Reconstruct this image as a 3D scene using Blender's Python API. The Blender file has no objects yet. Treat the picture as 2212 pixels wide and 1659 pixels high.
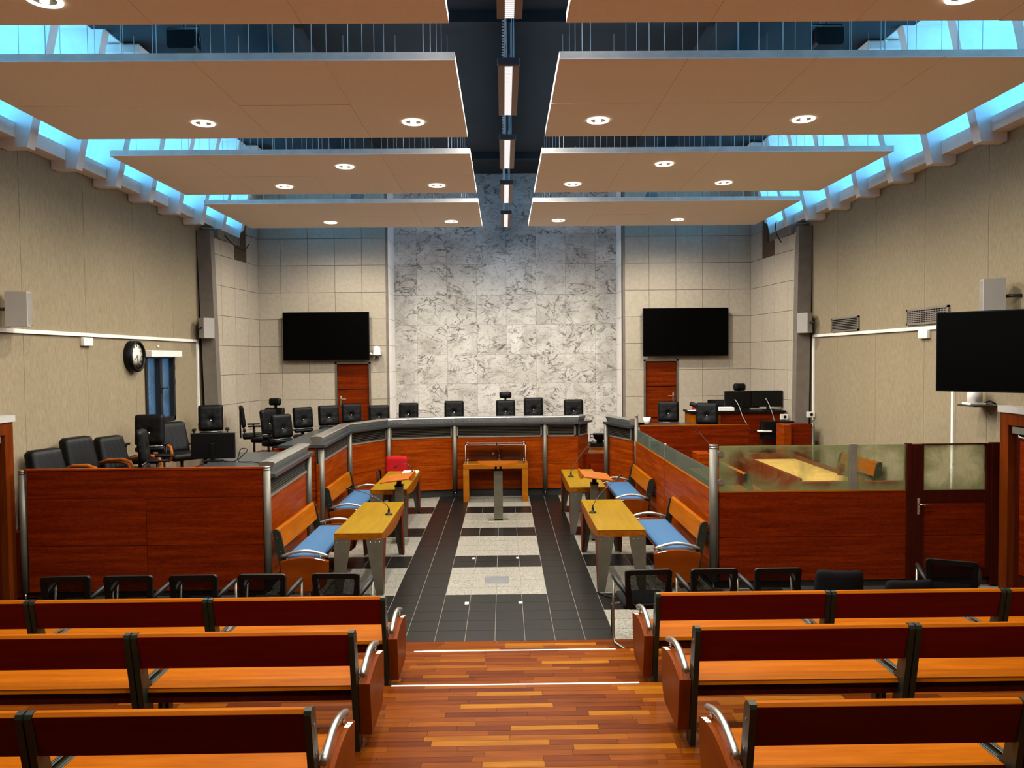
import bpy, bmesh, math, random
from mathutils import Matrix, Vector
random.seed(7)
R = math.radians
PI = math.pi
sc = bpy.context.scene
COL = sc.collection

# ------------------------------------------------------------------ camera
cam_d = bpy.data.cameras.new('camera')
cam = bpy.data.objects.new('camera', cam_d)
COL.objects.link(cam)
cam_d.sensor_fit = 'HORIZONTAL'
cam_d.sensor_width = 36.0
cam_d.lens = 1661.97 / 2212 * 36.0
cam_d.clip_start = 0.05
cam.location = (0.1133, 0.0, 2.804)
_p, _y, _r = 0.0341, 0.010544, 0.009127
fw = Vector((math.sin(_y) * math.cos(_p), math.cos(_y) * math.cos(_p), -math.sin(_p)))
rt = Vector((math.cos(_y), -math.sin(_y), 0))
up = rt.cross(fw)
r2 = math.cos(_r) * rt - math.sin(_r) * up
u2 = math.sin(_r) * rt + math.cos(_r) * up
cam.rotation_euler = Matrix((r2, u2, -fw)).transposed().to_euler()
sc.camera = cam

# ------------------------------------------------------------------ world, exposure
w = bpy.data.worlds.new('sky')
sc.world = w
w.use_nodes = True
bg = w.node_tree.nodes['Background']
bg.inputs['Color'].default_value = (0.11, 0.40, 0.70, 1)
bg.inputs['Strength'].default_value = 18.0
sc.view_settings.view_transform = 'Standard'
sc.view_settings.look = 'None'
sc.view_settings.gamma = 1.0
sc.view_settings.exposure = 0.65
sc.view_settings.use_curve_mapping = False
sc.cycles.use_denoising = True
sc.cycles.max_bounces = 8
sc.cycles.diffuse_bounces = 5
sc.cycles.transparent_max_bounces = 12
sc.cycles.caustics_reflective = False
sc.cycles.caustics_refractive = False
sc.cycles.sample_clamp_indirect = 6.0
SPOT_W = 252.0
LINE_W = 36.0
SIDE_W = 18.0
WARM = (1.0, 0.90, 0.73)
COOL = (0.86, 0.93, 1.0)

# ------------------------------------------------------------------ materials
def lin(h):
    h = h.lstrip('#')
    o = []
    for i in (0, 2, 4):
        c = int(h[i:i + 2], 16) / 255
        o.append(c / 12.92 if c <= 0.04045 else ((c + 0.055) / 1.055) ** 2.4)
    return (*o, 1)

MATS = {}
class NT:
    def __init__(s, name):
        s.m = bpy.data.materials.new(name)
        s.m.use_nodes = True
        s.t = s.m.node_tree
        s.b = s.t.nodes['Principled BSDF']
        s.out = s.t.nodes['Material Output']
        MATS[name] = s.m
    def n(s, typ, **kw):
        nd = s.t.nodes.new(typ)
        for k, v in kw.items():
            if k in nd.inputs.keys() and not hasattr(nd, k):
                nd.inputs[k].default_value = v
            else:
                setattr(nd, k, v)
        return nd
    def l(s, a, b):
        s.t.links.new(a, b)
    def coords(s, scale=(1, 1, 1), rnd=0.0, kind='Object'):
        tc = s.n('ShaderNodeTexCoord')
        mp = s.n('ShaderNodeMapping')
        mp.inputs['Scale'].default_value = scale
        src = tc.outputs[kind]
        if rnd:
            oi = s.n('ShaderNodeObjectInfo')
            mu = s.n('ShaderNodeMath', operation='MULTIPLY')
            mu.inputs[1].default_value = rnd
            s.l(oi.outputs['Random'], mu.inputs[0])
            cb = s.n('ShaderNodeCombineXYZ')
            for k in range(3):
                s.l(mu.outputs[0], cb.inputs[k])
            ad = s.n('ShaderNodeVectorMath', operation='ADD')
            s.l(src, ad.inputs[0]); s.l(cb.outputs[0], ad.inputs[1])
            src = ad.outputs[0]
        s.l(src, mp.inputs['Vector'])
        return mp.outputs['Vector']
    def noise(s, vec, scale, detail=4, rough=0.5, dist=0.0):
        nn = s.n('ShaderNodeTexNoise')
        nn.inputs['Scale'].default_value = scale
        nn.inputs['Detail'].default_value = detail
        nn.inputs['Roughness'].default_value = rough
        nn.inputs['Distortion'].default_value = dist
        s.l(vec, nn.inputs['Vector'])
        return nn.outputs['Fac']
    def ramp(s, fac, stops):
        r = s.n('ShaderNodeValToRGB')
        e = r.color_ramp.elements
        while len(e) < len(stops):
            e.new(0.5)
        for k, (p, c) in enumerate(stops):
            e[k].position = p
            e[k].color = c
        s.l(fac, r.inputs['Fac'])
        return r.outputs['Color']
    def mix(s, fac, a, b, mode='MIX'):
        mx = s.n('ShaderNodeMixRGB', blend_type=mode)
        for sock, v in ((mx.inputs[0], fac), (mx.inputs[1], a), (mx.inputs[2], b)):
            if isinstance(v, (int, float)):
                sock.default_value = v
            elif isinstance(v, tuple):
                sock.default_value = v
            else:
                s.l(v, sock)
        return mx.outputs[0]
    def bump(s, h, strength=0.2, dist=0.01):
        b = s.n('ShaderNodeBump')
        b.inputs['Strength'].default_value = strength
        b.inputs['Distance'].default_value = dist
        s.l(h, b.inputs['Height'])
        s.l(b.outputs['Normal'], s.b.inputs['Normal'])
    def set(s, color=None, rough=0.5, metal=0.0, spec=0.5, coat=0.0):
        if color is not None:
            if isinstance(color, tuple):
                s.b.inputs['Base Color'].default_value = color
            else:
                s.l(color, s.b.inputs['Base Color'])
        s.b.inputs['Roughness'].default_value = rough
        s.b.inputs['Metallic'].default_value = metal
        s.b.inputs['Specular IOR Level'].default_value = spec
        s.b.inputs['Coat Weight'].default_value = coat
        return s.m

def plain(name, hexc, rough=0.5, metal=0.0, spec=0.5, var=0.12, vs=6.0):
    t = NT(name)
    c = lin(hexc)
    v = t.coords()
    f = t.noise(v, vs, 4)
    d = tuple(x * (1 - var) for x in c[:3]) + (1,)
    e = tuple(min(1, x * (1 + var)) for x in c[:3]) + (1,)
    t.set(t.ramp(f, [(0.3, d), (0.7, e)]), rough, metal, spec)
    return t.m

def wood(name, dark, mid, light, scale, rough=0.35, ripple=None, coat=0.0, rnd=3.0, spec=0.06):
    t = NT(name)
    v = t.coords(scale, rnd)
    f = t.noise(v, 2.2, 7, 0.62, 0.4)
    col = t.ramp(f, [(0.25, lin(dark)), (0.52, lin(mid)), (0.78, lin(light))])
    if ripple:
        rv = t.coords(ripple, rnd)
        f2 = t.noise(rv, 3.0, 3, 0.5, 1.6)
        col = t.mix(0.55, col, t.ramp(f2, [(0.38, (0.45, 0.4, 0.36, 1)), (0.56, (1, 1, 1, 1))]), 'MULTIPLY')
    t.set(col, rough, 0, spec, coat)
    t.b.inputs['Coat Roughness'].default_value = 0.25
    return t.m

# woods: grain runs along the stretched axis
wood('wood_panel', '#5e1d02', '#823204', '#a04a0a', (0.5, 0.5, 9), 0.36, (5, 5, 22))
wood('wood_panel_dark', '#4a0f01', '#641c02', '#7d2a05', (0.5, 0.5, 9), 0.38, (5, 5, 22))
wood('wood_door', '#4c1402', '#6b2404', '#823408', (0.5, 0.5, 9), 0.38, (5, 5, 22))
wood('wood_bench', '#7a3b03', '#8a4805', '#98560a', (0.8, 9, 9), 0.42, None, 0.0, 3.0, 0.022)
wood('wood_bench_shaded', '#4a0604', '#560906', '#600c07', (0.8, 9, 9), 0.34, None, 0.2)  # bench wood with the shade of its unlit rear put into the colour
wood('wood_frame', '#290a04', '#340d06', '#3f1208', (6, 6, 0.7), 0.4)
wood('wood_arm_panel', '#5a2202', '#692c02', '#763604', (3, 0.8, 3), 0.4)
wood('wood_portal', '#471804', '#5a2406', '#682e0a', (6, 6, 0.6), 0.35)
wood('maple_top', '#6c4f03', '#765904', '#806307', (7, 0.7, 7), 0.40, None, 0.0)
wood('maple_edge', '#6e3404', '#834508', '#96540e', (6, 0.8, 9), 0.35)
wood('exhibit_wood', '#7e4408', '#8c5210', '#9a601a', (0.9, 9, 3), 0.35)
wood('leg_wood', '#45170a', '#5d230f', '#6d2e14', (8, 8, 0.8), 0.4)
wood('tray_wood', '#7c3c08', '#8e4c10', '#9c5a18', (1, 7, 7), 0.35)
wood('arm_wood', '#7a3c12', '#9c5520', '#b36a2c', (6, 2, 6), 0.3)

def plank_mat():
    t = NT('floor_plank')
    v = t.coords((1.3, 16, 4), 40.0)
    f = t.noise(v, 2.0, 6, 0.6, 0.3)
    oi = t.n('ShaderNodeObjectInfo')
    geo = t.n('ShaderNodeNewGeometry')
    ad = t.n('ShaderNodeMath', operation='ADD')
    t.l(oi.outputs['Random'], ad.inputs[0]); t.l(geo.outputs['Random Per Island'], ad.inputs[1])
    fr = t.n('ShaderNodeMath', operation='FRACT')
    t.l(ad.outputs[0], fr.inputs[0])
    base = t.ramp(fr.outputs[0], [(0.0, lin('#522206')), (0.4, lin('#632e07')), (0.8, lin('#733a09')), (1.0, lin('#8f5a10'))])
    col = t.mix(0.55, base, t.ramp(f, [(0.3, (0.4, 0.32, 0.26, 1)), (0.65, (1, 1, 1, 1))]), 'MULTIPLY')
    t.set(col, 0.36, 0, 0.02, 0.0)
    t.b.inputs['Coat Roughness'].default_value = 0.15
plank_mat()

def granite(name, a, b, c, sc_, rough, spec=0.5):
    t = NT(name)
    v = t.coords((1, 1, 1), 30.0)
    f = t.noise(v, sc_, 3, 0.7)
    f2 = t.noise(v, sc_ * 0.35, 3, 0.6)
    col = t.ramp(f, [(0.36, lin(a)), (0.5, lin(b)), (0.62, lin(c))])
    col = t.mix(0.25, col, t.ramp(f2, [(0.35, (0.6, 0.58, 0.55, 1)), (0.65, (1, 1, 1, 1))]), 'MULTIPLY')
    t.set(col, rough, 0, spec)
granite('granite_white', '#46443f', '#7b786e', '#9e9a8f', 70, 0.34)
granite('granite_dark', '#0b0b0a', '#121210', '#1c1a17', 70, 0.32, 0.12)
plain('grout', '#77726a', 0.9)
plain('plank_gap', '#2a1206', 0.9)

def fabric_wall(name, hexes):
    t = NT(name)
    v = t.coords((14, 14, 2.2), 5.0)
    f = t.noise(v, 5, 7, 0.75)
    v2 = t.coords((1, 1, 0.35))
    f2 = t.noise(v2, 1.2, 3)
    col = t.ramp(f, [(0.3, lin(hexes[0])), (0.7, lin(hexes[1]))])
    col = t.mix(0.4, col, t.ramp(f2, [(0.3, (0.82, 0.8, 0.78, 1)), (0.7, (1, 1, 1, 1))]), 'MULTIPLY')
    t.set(col, 0.95, 0, 0.1)
    t.bump(f, 0.15, 0.01)
fabric_wall('wall_fabric', ('#776b55', '#968a73'))

def tile_mat(name, hexes):
    t = NT(name)
    v = t.coords((1, 1, 1), 20.0)
    f = t.noise(v, 14, 6, 0.6)
    oi = t.n('ShaderNodeObjectInfo')
    col = t.ramp(f, [(0.3, lin(hexes[0])), (0.7, lin(hexes[1]))])
    col = t.mix(0.6, col, t.ramp(oi.outputs['Random'], [(0, (0.88, 0.87, 0.86, 1)), (1, (1, 1, 1, 1))]), 'MULTIPLY')
    t.set(col, 0.6, 0, 0.3)
tile_mat('beige_tile', ('#9e9484', '#aba191'))
plain('tile_joint', '#4b3a28', 0.9)

def marble():
    t = NT('marble')
    v = t.coords((1, 1, 1), 60.0)
    oi = t.n('ShaderNodeObjectInfo')
    f = t.noise(v, 2.2, 6, 0.6, 0.6)
    base = t.ramp(f, [(0.28, lin('#a6a29b')), (0.5, lin('#c2bfb9')), (0.75, lin('#d3d1cd'))])
    base = t.mix(0.8, base, t.ramp(oi.outputs['Random'], [(0, (0.84, 0.83, 0.81, 1)), (1, (1, 1, 1, 1))]), 'MULTIPLY')
    # thin veins: where a distorted noise crosses its middle value
    def vein(scale, dist, width, dark, off):
        vv = t.coords((1.0, 1.0, 1.6), 60.0 + off)
        g = t.noise(vv, scale, 5, 0.55, dist)
        s1 = t.n('ShaderNodeMath', operation='SUBTRACT'); s1.inputs[1].default_value = 0.5
        t.l(g, s1.inputs[0])
        s2 = t.n('ShaderNodeMath', operation='ABSOLUTE'); t.l(s1.outputs[0], s2.inputs[0])
        return t.ramp(s2.outputs[0], [(0.0, dark), (width, (1, 1, 1, 1))])
    col = t.mix(0.75, base, vein(1.9, 1.6, 0.013, (0.25, 0.23, 0.20, 1), 7), 'MULTIPLY')
    col = t.mix(0.8, col, vein(4.2, 1.1, 0.012, (0.5, 0.46, 0.4, 1), 19), 'MULTIPLY')
    mask = t.noise(t.coords((1, 1, 1), 85.0), 1.6, 2)
    patch = vein(1.2, 2.6, 0.03, (0.10, 0.09, 0.08, 1), 31)
    m2 = t.mix(t.ramp(mask, [(0.46, (0, 0, 0, 1)), (0.56, (1, 1, 1, 1))]), (1, 1, 1, 1), patch)
    col = t.mix(0.95, col, m2, 'MULTIPLY')
    t.set(col, 0.3, 0, 0.5)
marble()

def sheet_mat():
    t = NT('ceiling_sheet')
    v = t.coords((1, 1, 1), 9)
    f = t.noise(v, 60, 3, 0.7)
    t.set(t.ramp(f, [(0.3, lin('#f2e6d6')), (0.7, lin('#f9f0e4'))]), 0.9, 0, 0.1)
sheet_mat()
plain('sheet_edge', '#e4d4c0', 0.8)
plain('white_paint', '#e6dfd6', 0.75, var=0.05)
plain('white_plastic', '#d9d6d0', 0.45, var=0.03)
plain('grey_plastic', '#a7a4a0', 0.5, var=0.05)
plain('ceiling_dark', '#131517', 0.85, var=0.25, vs=2)
plain('black_leather', '#050506', 0.45, spec=0.16, var=0.3, vs=20)
plain('black_plastic', '#060607', 0.45, spec=0.2)
plain('black_fabric', '#101012', 0.9, spec=0.1)
plain('black_screen', '#010101', 0.4, spec=0.04)
plain('black_metal', '#15171a', 0.4, 0.0, 0.5)
plain('frame_metal', '#24281f', 0.38, 0.35)
plain('steel', '#8b8579', 0.36, 0.85)
plain('steel_leg', '#6e6a5e', 0.42, 0.7)
plain('post_metal', '#5f5c54', 0.42, 0.45)
plain('alu', '#a3a29e', 0.3, 0.85)
plain('chrome', '#d0cfca', 0.18, 1.0)
plain('slab', '#2d3236', 0.28, 0.0, 0.5)
plain('louvre', '#45413a', 0.45, 0.2)
plain('louvre_frame', '#7a7266', 0.45, 0.3)
plain('column_paint', '#6a6259', 0.6)
plain('blue_cushion', '#35567a', 0.85, spec=0.15, vs=60)
plain('red_fabric', '#930d14', 0.85, spec=0.15, vs=60)
plain('paper', '#e9e8e4', 0.8, var=0.03)
plain('clock_face', '#d8d6c6', 0.5, var=0.03)
plain('plinth', '#131312', 0.6)
plain('light_housing', '#7d5d40', 0.45)
plain('dark_cap', '#3a3c46', 0.5)
plain('brass_plate', '#8f8a78', 0.4, 0.8)
plain('carpet', '#3a2a22', 0.95)
plain('speaker_grille', '#77726b', 0.7)
plain('lid_grey', '#55565a', 0.5)
plain('speaker_body', '#908b85', 0.5, var=0.04)
plain('dock_top', '#c09a52', 0.45)

def emit(name, color, strength):
    t = NT(name)
    t.set((0.8, 0.8, 0.8, 1), 0.5)
    t.b.inputs['Emission Color'].default_value = (*color, 1)
    t.b.inputs['Emission Strength'].default_value = strength
emit('bulb', (1, 0.93, 0.8), 14)
emit('opal_ring', (1, 0.95, 0.85), 1.2)
emit('tube_glow', (0.92, 0.96, 1.0), 3.2)
emit('led_green', (0.6, 1.0, 0.85), 1.5)

def louvre_glow():
    t = NT('lamp_louvre')
    v = t.coords((1, 1, 1))
    wv = t.n('ShaderNodeTexWave')
    wv.bands_direction = 'Y'
    wv.inputs['Scale'].default_value = 9
    wv.inputs['Distortion'].default_value = 1.5
    t.l(v, wv.inputs['Vector'])
    t.set((0.8, 0.8, 0.82, 1), 0.4)
    t.l(t.ramp(wv.outputs['Fac'], [(0.1, (0.45, 0.48, 0.52, 1)), (0.6, (0.95, 0.98, 1, 1))]), t.b.inputs['Emission Color'])
    t.b.inputs['Emission Strength'].default_value = 0.62
louvre_glow()

def glass(name, tint, film=None, film_amt=(0.0, 0.0), gl=0.08):
    t = NT(name)
    tr = t.n('ShaderNodeBsdfTransparent'); tr.inputs['Color'].default_value = (*tint, 1)
    g = t.n('ShaderNodeBsdfGlossy'); g.inputs['Roughness'].default_value = 0.03
    fr = t.n('ShaderNodeFresnel'); fr.inputs['IOR'].default_value = 1.35
    mx = t.n('ShaderNodeMixShader')
    t.l(fr.outputs[0], mx.inputs[0]); t.l(tr.outputs[0], mx.inputs[1]); t.l(g.outputs[0], mx.inputs[2])
    outp = mx.outputs[0]
    if film:
        d = t.n('ShaderNodeBsdfDiffuse'); d.inputs['Color'].default_value = lin(film)
        tl = t.n('ShaderNodeBsdfTranslucent'); tl.inputs['Color'].default_value = lin(film)
        dm = t.n('ShaderNodeMixShader'); dm.inputs[0].default_value = 0.5
        t.l(d.outputs[0], dm.inputs[1]); t.l(tl.outputs[0], dm.inputs[2])
        v = t.coords()
        f = t.noise(v, 3.0, 7, 0.62, 0.8)
        # film lies thicker towards the pane's edges
        gen = t.n('ShaderNodeTexCoord')
        sp = t.n('ShaderNodeSeparateXYZ'); t.l(gen.outputs['Generated'], sp.inputs[0])
        def edge(o):
            a = t.n('ShaderNodeMath', operation='SUBTRACT'); t.l(o, a.inputs[0]); a.inputs[1].default_value = 0.5
            b = t.n('ShaderNodeMath', operation='ABSOLUTE'); t.l(a.outputs[0], b.inputs[0])
            c = t.n('ShaderNodeMath', operation='POWER'); t.l(b.outputs[0], c.inputs[0]); c.inputs[1].default_value = 3.0
            return c.outputs[0]
        s_ = t.n('ShaderNodeMath', operation='ADD'); t.l(edge(sp.outputs[0]), s_.inputs[0]); t.l(edge(sp.outputs[2]), s_.inputs[1])
        m_ = t.n('ShaderNodeMath', operation='MULTIPLY'); t.l(s_.outputs[0], m_.inputs[0]); m_.inputs[1].default_value = 2.6
        a_ = t.n('ShaderNodeMath', operation='ADD'); t.l(m_.outputs[0], a_.inputs[0]); t.l(f, a_.inputs[1])
        ff = t.ramp(a_.outputs[0], [(0.52, (film_amt[0],) * 3 + (1,)), (0.88, (film_amt[1],) * 3 + (1,))])
        mf = t.n('ShaderNodeMixShader')
        t.l(ff, mf.inputs[0]); t.l(outp, mf.inputs[1]); t.l(dm.outputs[0], mf.inputs[2])
        outp = mf.outputs[0]
    t.l(outp, t.out.inputs['Surface'])
    t.t.nodes.remove(t.b)
glass('glass_clear', (0.96, 0.97, 0.97))
glass('glass_acrylic', (0.93, 0.94, 0.93))
glass('glass_dock', (0.90, 0.93, 0.86), '#8f9468', (0.03, 0.6))
glass('glass_side', (0.72, 0.82, 0.78), '#6d7c70', (0.12, 0.5))
glass('glass_tinted', (0.30, 0.20, 0.185), '#9fb4c4', (0.02, 0.12))
glass('glass_sky', (0.95, 0.98, 1.0), '#9fd4ee', (0.05, 0.35))

def mesh_cloth():
    t = NT('mesh_cloth')
    tr = t.n('ShaderNodeBsdfTransparent')
    d = t.n('ShaderNodeBsdfDiffuse'); d.inputs['Color'].default_value = lin('#0a0a0b')
    v = t.coords()
    ck = t.noise(v, 160, 1)
    mx = t.n('ShaderNodeMixShader')
    t.l(t.ramp(ck, [(0.4, (0.72,) * 3 + (1,)), (0.6, (0.9,) * 3 + (1,))]), mx.inputs[0])
    t.l(tr.outputs[0], mx.inputs[1]); t.l(d.outputs[0], mx.inputs[2])
    t.l(mx.outputs[0], t.out.inputs['Surface'])
    t.t.nodes.remove(t.b)
mesh_cloth()

# ------------------------------------------------------------------ builders
class B:
    def __init__(s):
        s.bm = bmesh.new()
        s.M = Matrix.Identity(4)
    def _add(s, vs, fs, smooth=False):
        bv = [s.bm.verts.new(s.M @ Vector(v)) for v in vs]
        for f in fs:
            try:
                fc = s.bm.faces.new([bv[i] for i in f])
                fc.smooth = smooth
            except ValueError:
                pass
        return bv
    def box(s, a, b):
        x0, y0, z0 = a; x1, y1, z1 = b
        s._add([(x0, y0, z0), (x1, y0, z0), (x1, y1, z0), (x0, y1, z0), (x0, y0, z1), (x1, y0, z1), (x1, y1, z1), (x0, y1, z1)],
               [(0, 3, 2, 1), (4, 5, 6, 7), (0, 1, 5, 4), (1, 2, 6, 5), (2, 3, 7, 6), (3, 0, 4, 7)])
        return s
    def rbox(s, a, b, r=0.01, seg=2):
        t = bmesh.new()
        bmesh.ops.create_cube(t, size=1.0)
        d = [b[i] - a[i] for i in range(3)]
        for v in t.verts:
            v.co = Vector([a[i] + (v.co[i] + 0.5) * d[i] for i in range(3)])
        bmesh.ops.bevel(t, geom=t.edges[:], offset=min(r, min(d) * 0.49), segments=seg, profile=0.5, affect='EDGES')
        idx = {v: i for i, v in enumerate(t.verts)}
        s._add([tuple(v.co) for v in t.verts], [[idx[v] for v in f.verts] for f in t.faces], seg > 1)
        t.free()
        return s
    def prism(s, poly, axis, a, b):
        """polygon in the two other axes, extruded along axis from a to b"""
        def P(u, v, w):
            return {'x': (w, u, v), 'y': (u, w, v), 'z': (u, v, w)}[axis]
        n = len(poly)
        vs = [P(u, v, a) for u, v in poly] + [P(u, v, b) for u, v in poly]
        fs = [tuple(range(n))[::-1], tuple(range(n, 2 * n))] + [(i, (i + 1) % n, n + (i + 1) % n, n + i) for i in range(n)]
        s._add(vs, fs)
        return s
    def tube(s, pts, r, n=8, cap=True):
        pts = [Vector(p) for p in pts]
        m = len(pts)
        rs = r if isinstance(r, (list, tuple)) else [r] * m
        rings = []
        prev = None
        for i, p in enumerate(pts):
            d = (pts[min(i + 1, m - 1)] - pts[max(i - 1, 0)]).normalized()
            if prev is None:
                ref = Vector((0, 0, 1)) if abs(d.z) < 0.9 else Vector((1, 0, 0))
                u = d.cross(ref).normalized()
            else:
                u = (prev - d * prev.dot(d)).normalized()
            prev = u
            v = d.cross(u)
            rings.append([tuple(p + (u * math.cos(2 * PI * k / n) + v * math.sin(2 * PI * k / n)) * rs[i]) for k in range(n)])
        vs = [q for rg in rings for q in rg]
        fs = []
        for i in range(m - 1):
            for k in range(n):
                fs.append((i * n + k, i * n + (k + 1) % n, (i + 1) * n + (k + 1) % n, (i + 1) * n + k))
        bv = s._add(vs, fs, True)
        if cap:
            for base, rev in ((0, True), ((m - 1) * n, False)):
                ring = bv[base:base + n]
                try:
                    s.bm.faces.new(ring[::-1] if rev else ring)
                except ValueError:
                    pass
        return s
    def lathe(s, prof, c=(0, 0, 0), n=20, axis='z', smooth=True, cap=True):
        """profile [(radius, height)] about an axis through c"""
        vs = []; fs = []
        for (r, h) in prof:
            for k in range(n):
                a = 2 * PI * k / n
                x, y = r * math.cos(a), r * math.sin(a)
                p = {'z': (x, y, h), 'y': (x, h, y), 'x': (h, x, y)}[axis]
                vs.append((p[0] + c[0], p[1] + c[1], p[2] + c[2]))
        for i in range(len(prof) - 1):
            for k in range(n):
                fs.append((i * n + k, i * n + (k + 1) % n, (i + 1) * n + (k + 1) % n, (i + 1) * n + k))
        bv = s._add(vs, fs, smooth)
        for base in (0, (len(prof) - 1) * n) if cap else ():
            if prof[0 if base == 0 else -1][0] > 1e-5:
                try:
                    s.bm.faces.new(bv[base:base + n])
                except ValueError:
                    pass
        return s
    def ball(s, c, r, n=10):
        return s.lathe([(r * math.sin(PI * i / 6) + 1e-4, -r * math.cos(PI * i / 6)) for i in range(7)], c, n)
    def cushion(s, w, h, t, rim=0.05, dimple=None, nx=13, nz=13, front=0.65, wrinkle=0.0, crown=0.0, taper=0.0):
        """upright pad, centred on x, z from 0 to h, its front towards +y"""
        vs = []; fs = []
        for side in (1, -1):
            for j in range(nz):
                for i in range(nx):
                    u = i / (nx - 1) * 2 - 1
                    v = j / (nz - 1) * 2 - 1
                    u = math.sin(u * PI / 2) * 0.35 + u * 0.65
                    v = math.sin(v * PI / 2) * 0.35 + v * 0.65
                    ww = w * (1 - taper * (v + 1) / 2)
                    x, z = u * ww / 2, (v + 1) / 2 * h
                    # rounded corners
                    cr = rim * 0.9
                    dx, dz = max(0, abs(x) - (ww / 2 - cr)), max(0, abs(z - h / 2) - (h / 2 - cr))
                    dd = math.hypot(dx, dz)
                    if dx > 0 and dz > 0 and dd > 0:
                        k = max(dx, dz) / dd
                        x = math.copysign(ww / 2 - cr + dx * k, x)
                        z = h / 2 + math.copysign(h / 2 - cr + dz * k, z - h / 2)
                    e = min(1.0, min(1 - abs(u), 1 - abs(v)) * min(w, h) / 2 / rim)
                    dep = math.sqrt(max(0, 1 - (1 - e) ** 2)) * t * (front if side > 0 else 1 - front)
                    if side > 0 and dimple:
                        px, pz = x - dimple[0], z - dimple[1]
                        rr = math.hypot(px, pz)
                        dep -= t * 0.5 * math.exp(-(rr / 0.03) ** 2) + t * 0.12 * math.exp(-(rr / 0.13) ** 2) * math.cos(math.atan2(pz, px) * 8)
                    if side > 0 and wrinkle:
                        dep += wrinkle * e * math.sin(x * 70 + 2.5 * math.sin(z * 9)) * (0.5 + 0.5 * math.sin(z * 5 + x * 12))
                    y = side * dep + crown * (1 - u * u)
                    vs.append((x, y, z))
        N = nx * nz
        for side in (0, 1):
            for j in range(nz - 1):
                for i in range(nx - 1):
                    q = [side * N + j * nx + i, side * N + j * nx + i + 1, side * N + (j + 1) * nx + i + 1, side * N + (j + 1) * nx + i]
                    fs.append(q[::-1] if side == 0 else q)
        s._add(vs, fs, True)
        bmesh.ops.remove_doubles(s.bm, verts=s.bm.verts[:], dist=0.0004)
        return s
    def build(s, name, mat, parent=None, loc=(0, 0, 0), rz=0.0):
        bmesh.ops.recalc_face_normals(s.bm, faces=s.bm.faces[:])
        me = bpy.data.meshes.new(name)
        s.bm.to_mesh(me)
        s.bm.free()
        me.materials.append(MATS[mat])
        return link(name, me, parent, loc, rz)

def link(name, me, parent=None, loc=(0, 0, 0), rz=0.0):
    o = bpy.data.objects.new(name, me)
    COL.objects.link(o)
    o.location = loc
    o.rotation_euler = (0, 0, rz)
    o.parent = parent
    return o

def tag(o, label, cat, group=None):
    o['label'] = label
    o['category'] = cat
    if group:
        o['group'] = group
    return o

def thing(name, label, cat, loc=(0, 0, 0), rz=0.0, group=None):
    return tag(link(name, None, None, loc, rz), label, cat, group)

def struct(o):
    o['kind'] = 'structure'
    return o

def dup(root, loc, rz, label, group=None):
    r = root.copy(); COL.objects.link(r)
    r.location = loc; r.rotation_euler = (0, 0, rz)
    r['label'] = label
    if group:
        r['group'] = group
    for ch in list(root.children):
        c = ch.copy(); COL.objects.link(c); c.parent = r
        for g in list(ch.children):
            d = g.copy(); COL.objects.link(d); d.parent = c
    return r

def Bx(a, b):
    return B().box(a, b)

def arc(c, r, a0, a1, n, plane='yz', fixed=0.0):
    o = []
    for i in range(n + 1):
        t = a0 + (a1 - a0) * i / n
        u, v = c[0] + r * math.cos(t), c[1] + r * math.sin(t)
        o.append({'yz': (fixed, u, v), 'xz': (u, fixed, v), 'xy': (u, v, fixed)}[plane])
    return o

# mitred sweep of a closed profile [(outward distance, z)] along a plan polyline
def mitre(poly):
    ns = []
    for i in range(len(poly) - 1):
        d = Vector((poly[i + 1][0] - poly[i][0], poly[i + 1][1] - poly[i][1])).normalized()
        ns.append(Vector((d.y, -d.x)))
    ms = []
    for i in range(len(poly)):
        if i == 0: ms.append(ns[0])
        elif i == len(poly) - 1: ms.append(ns[-1])
        else:
            m = (ns[i - 1] + ns[i]).normalized()
            ms.append(m / m.dot(ns[i]))
    return ms
def sweep(b, poly, i, prof, org, t0=0.0, t1=1.0):
    ms = mitre(poly)
    P, Q = Vector(poly[i]), Vector(poly[i + 1])
    L = (Q - P).length
    def at(t):
        return P + (Q - P) * t, ms[i] + (ms[i + 1] - ms[i]) * t
    vs = []
    for t in (t0, t1):
        p, m = at(t)
        for d, z in prof:
            vs.append((p.x + m.x * d - org[0], p.y + m.y * d - org[1], z - org[2]))
    n = len(prof)
    b._add(vs, [tuple(range(n))[::-1], tuple(range(n, 2 * n))] + [(k, (k + 1) % n, n + (k + 1) % n, n + k) for k in range(n)])
    return b
def rect(d0, z0, d1, z1):
    return [(d0, z0), (d1, z0), (d1, z1), (d0, z1)]

# ================================================================== THE ROOM
XL, XR, YB, YM, ZC = -5.75, 6.10, 17.10, 18.10, 7.10
S1, S2, PLAT = 0.165, 0.33, 0.80

# ---- court floor: square granite tiles on a grout bed
floor = struct(Bx((XL, 6.86, -0.12), (XR, 18.2, -0.003)).build('floor', 'grout'))
TS, TY0 = 0.30, 9.037
def is_white(c, r):
    if -2 <= c <= 1:
        return r >= 0 and (r % 6) < 4
    if c <= -5 or c >= 4:
        return (r % 6) < 4
    return False
t_me = {}
for key in ('granite_white', 'granite_dark'):
    o = Bx((-0.1475, -0.1475, -0.012), (0.1475, 0.1475, 0.0)).build('tile', key)
    t_me[key] = o.data
    bpy.data.objects.remove(o)
cells = []
for r in range(-5, 22):
    for c in range(-19, 20):
        x, y = (c + 0.5) * TS, TY0 + (r + 0.5) * TS
        if (x < -2.75 or x > 2.6) and y > 9.0:
            continue
        if x < XL + 0.15 or x > XR - 0.15:
            continue
        cells.append((abs(x) * 1.3 + y * 0.5 + (3 if abs(x) > 2.5 else 0), x, y, is_white(c, r)))
cells.sort()
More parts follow.
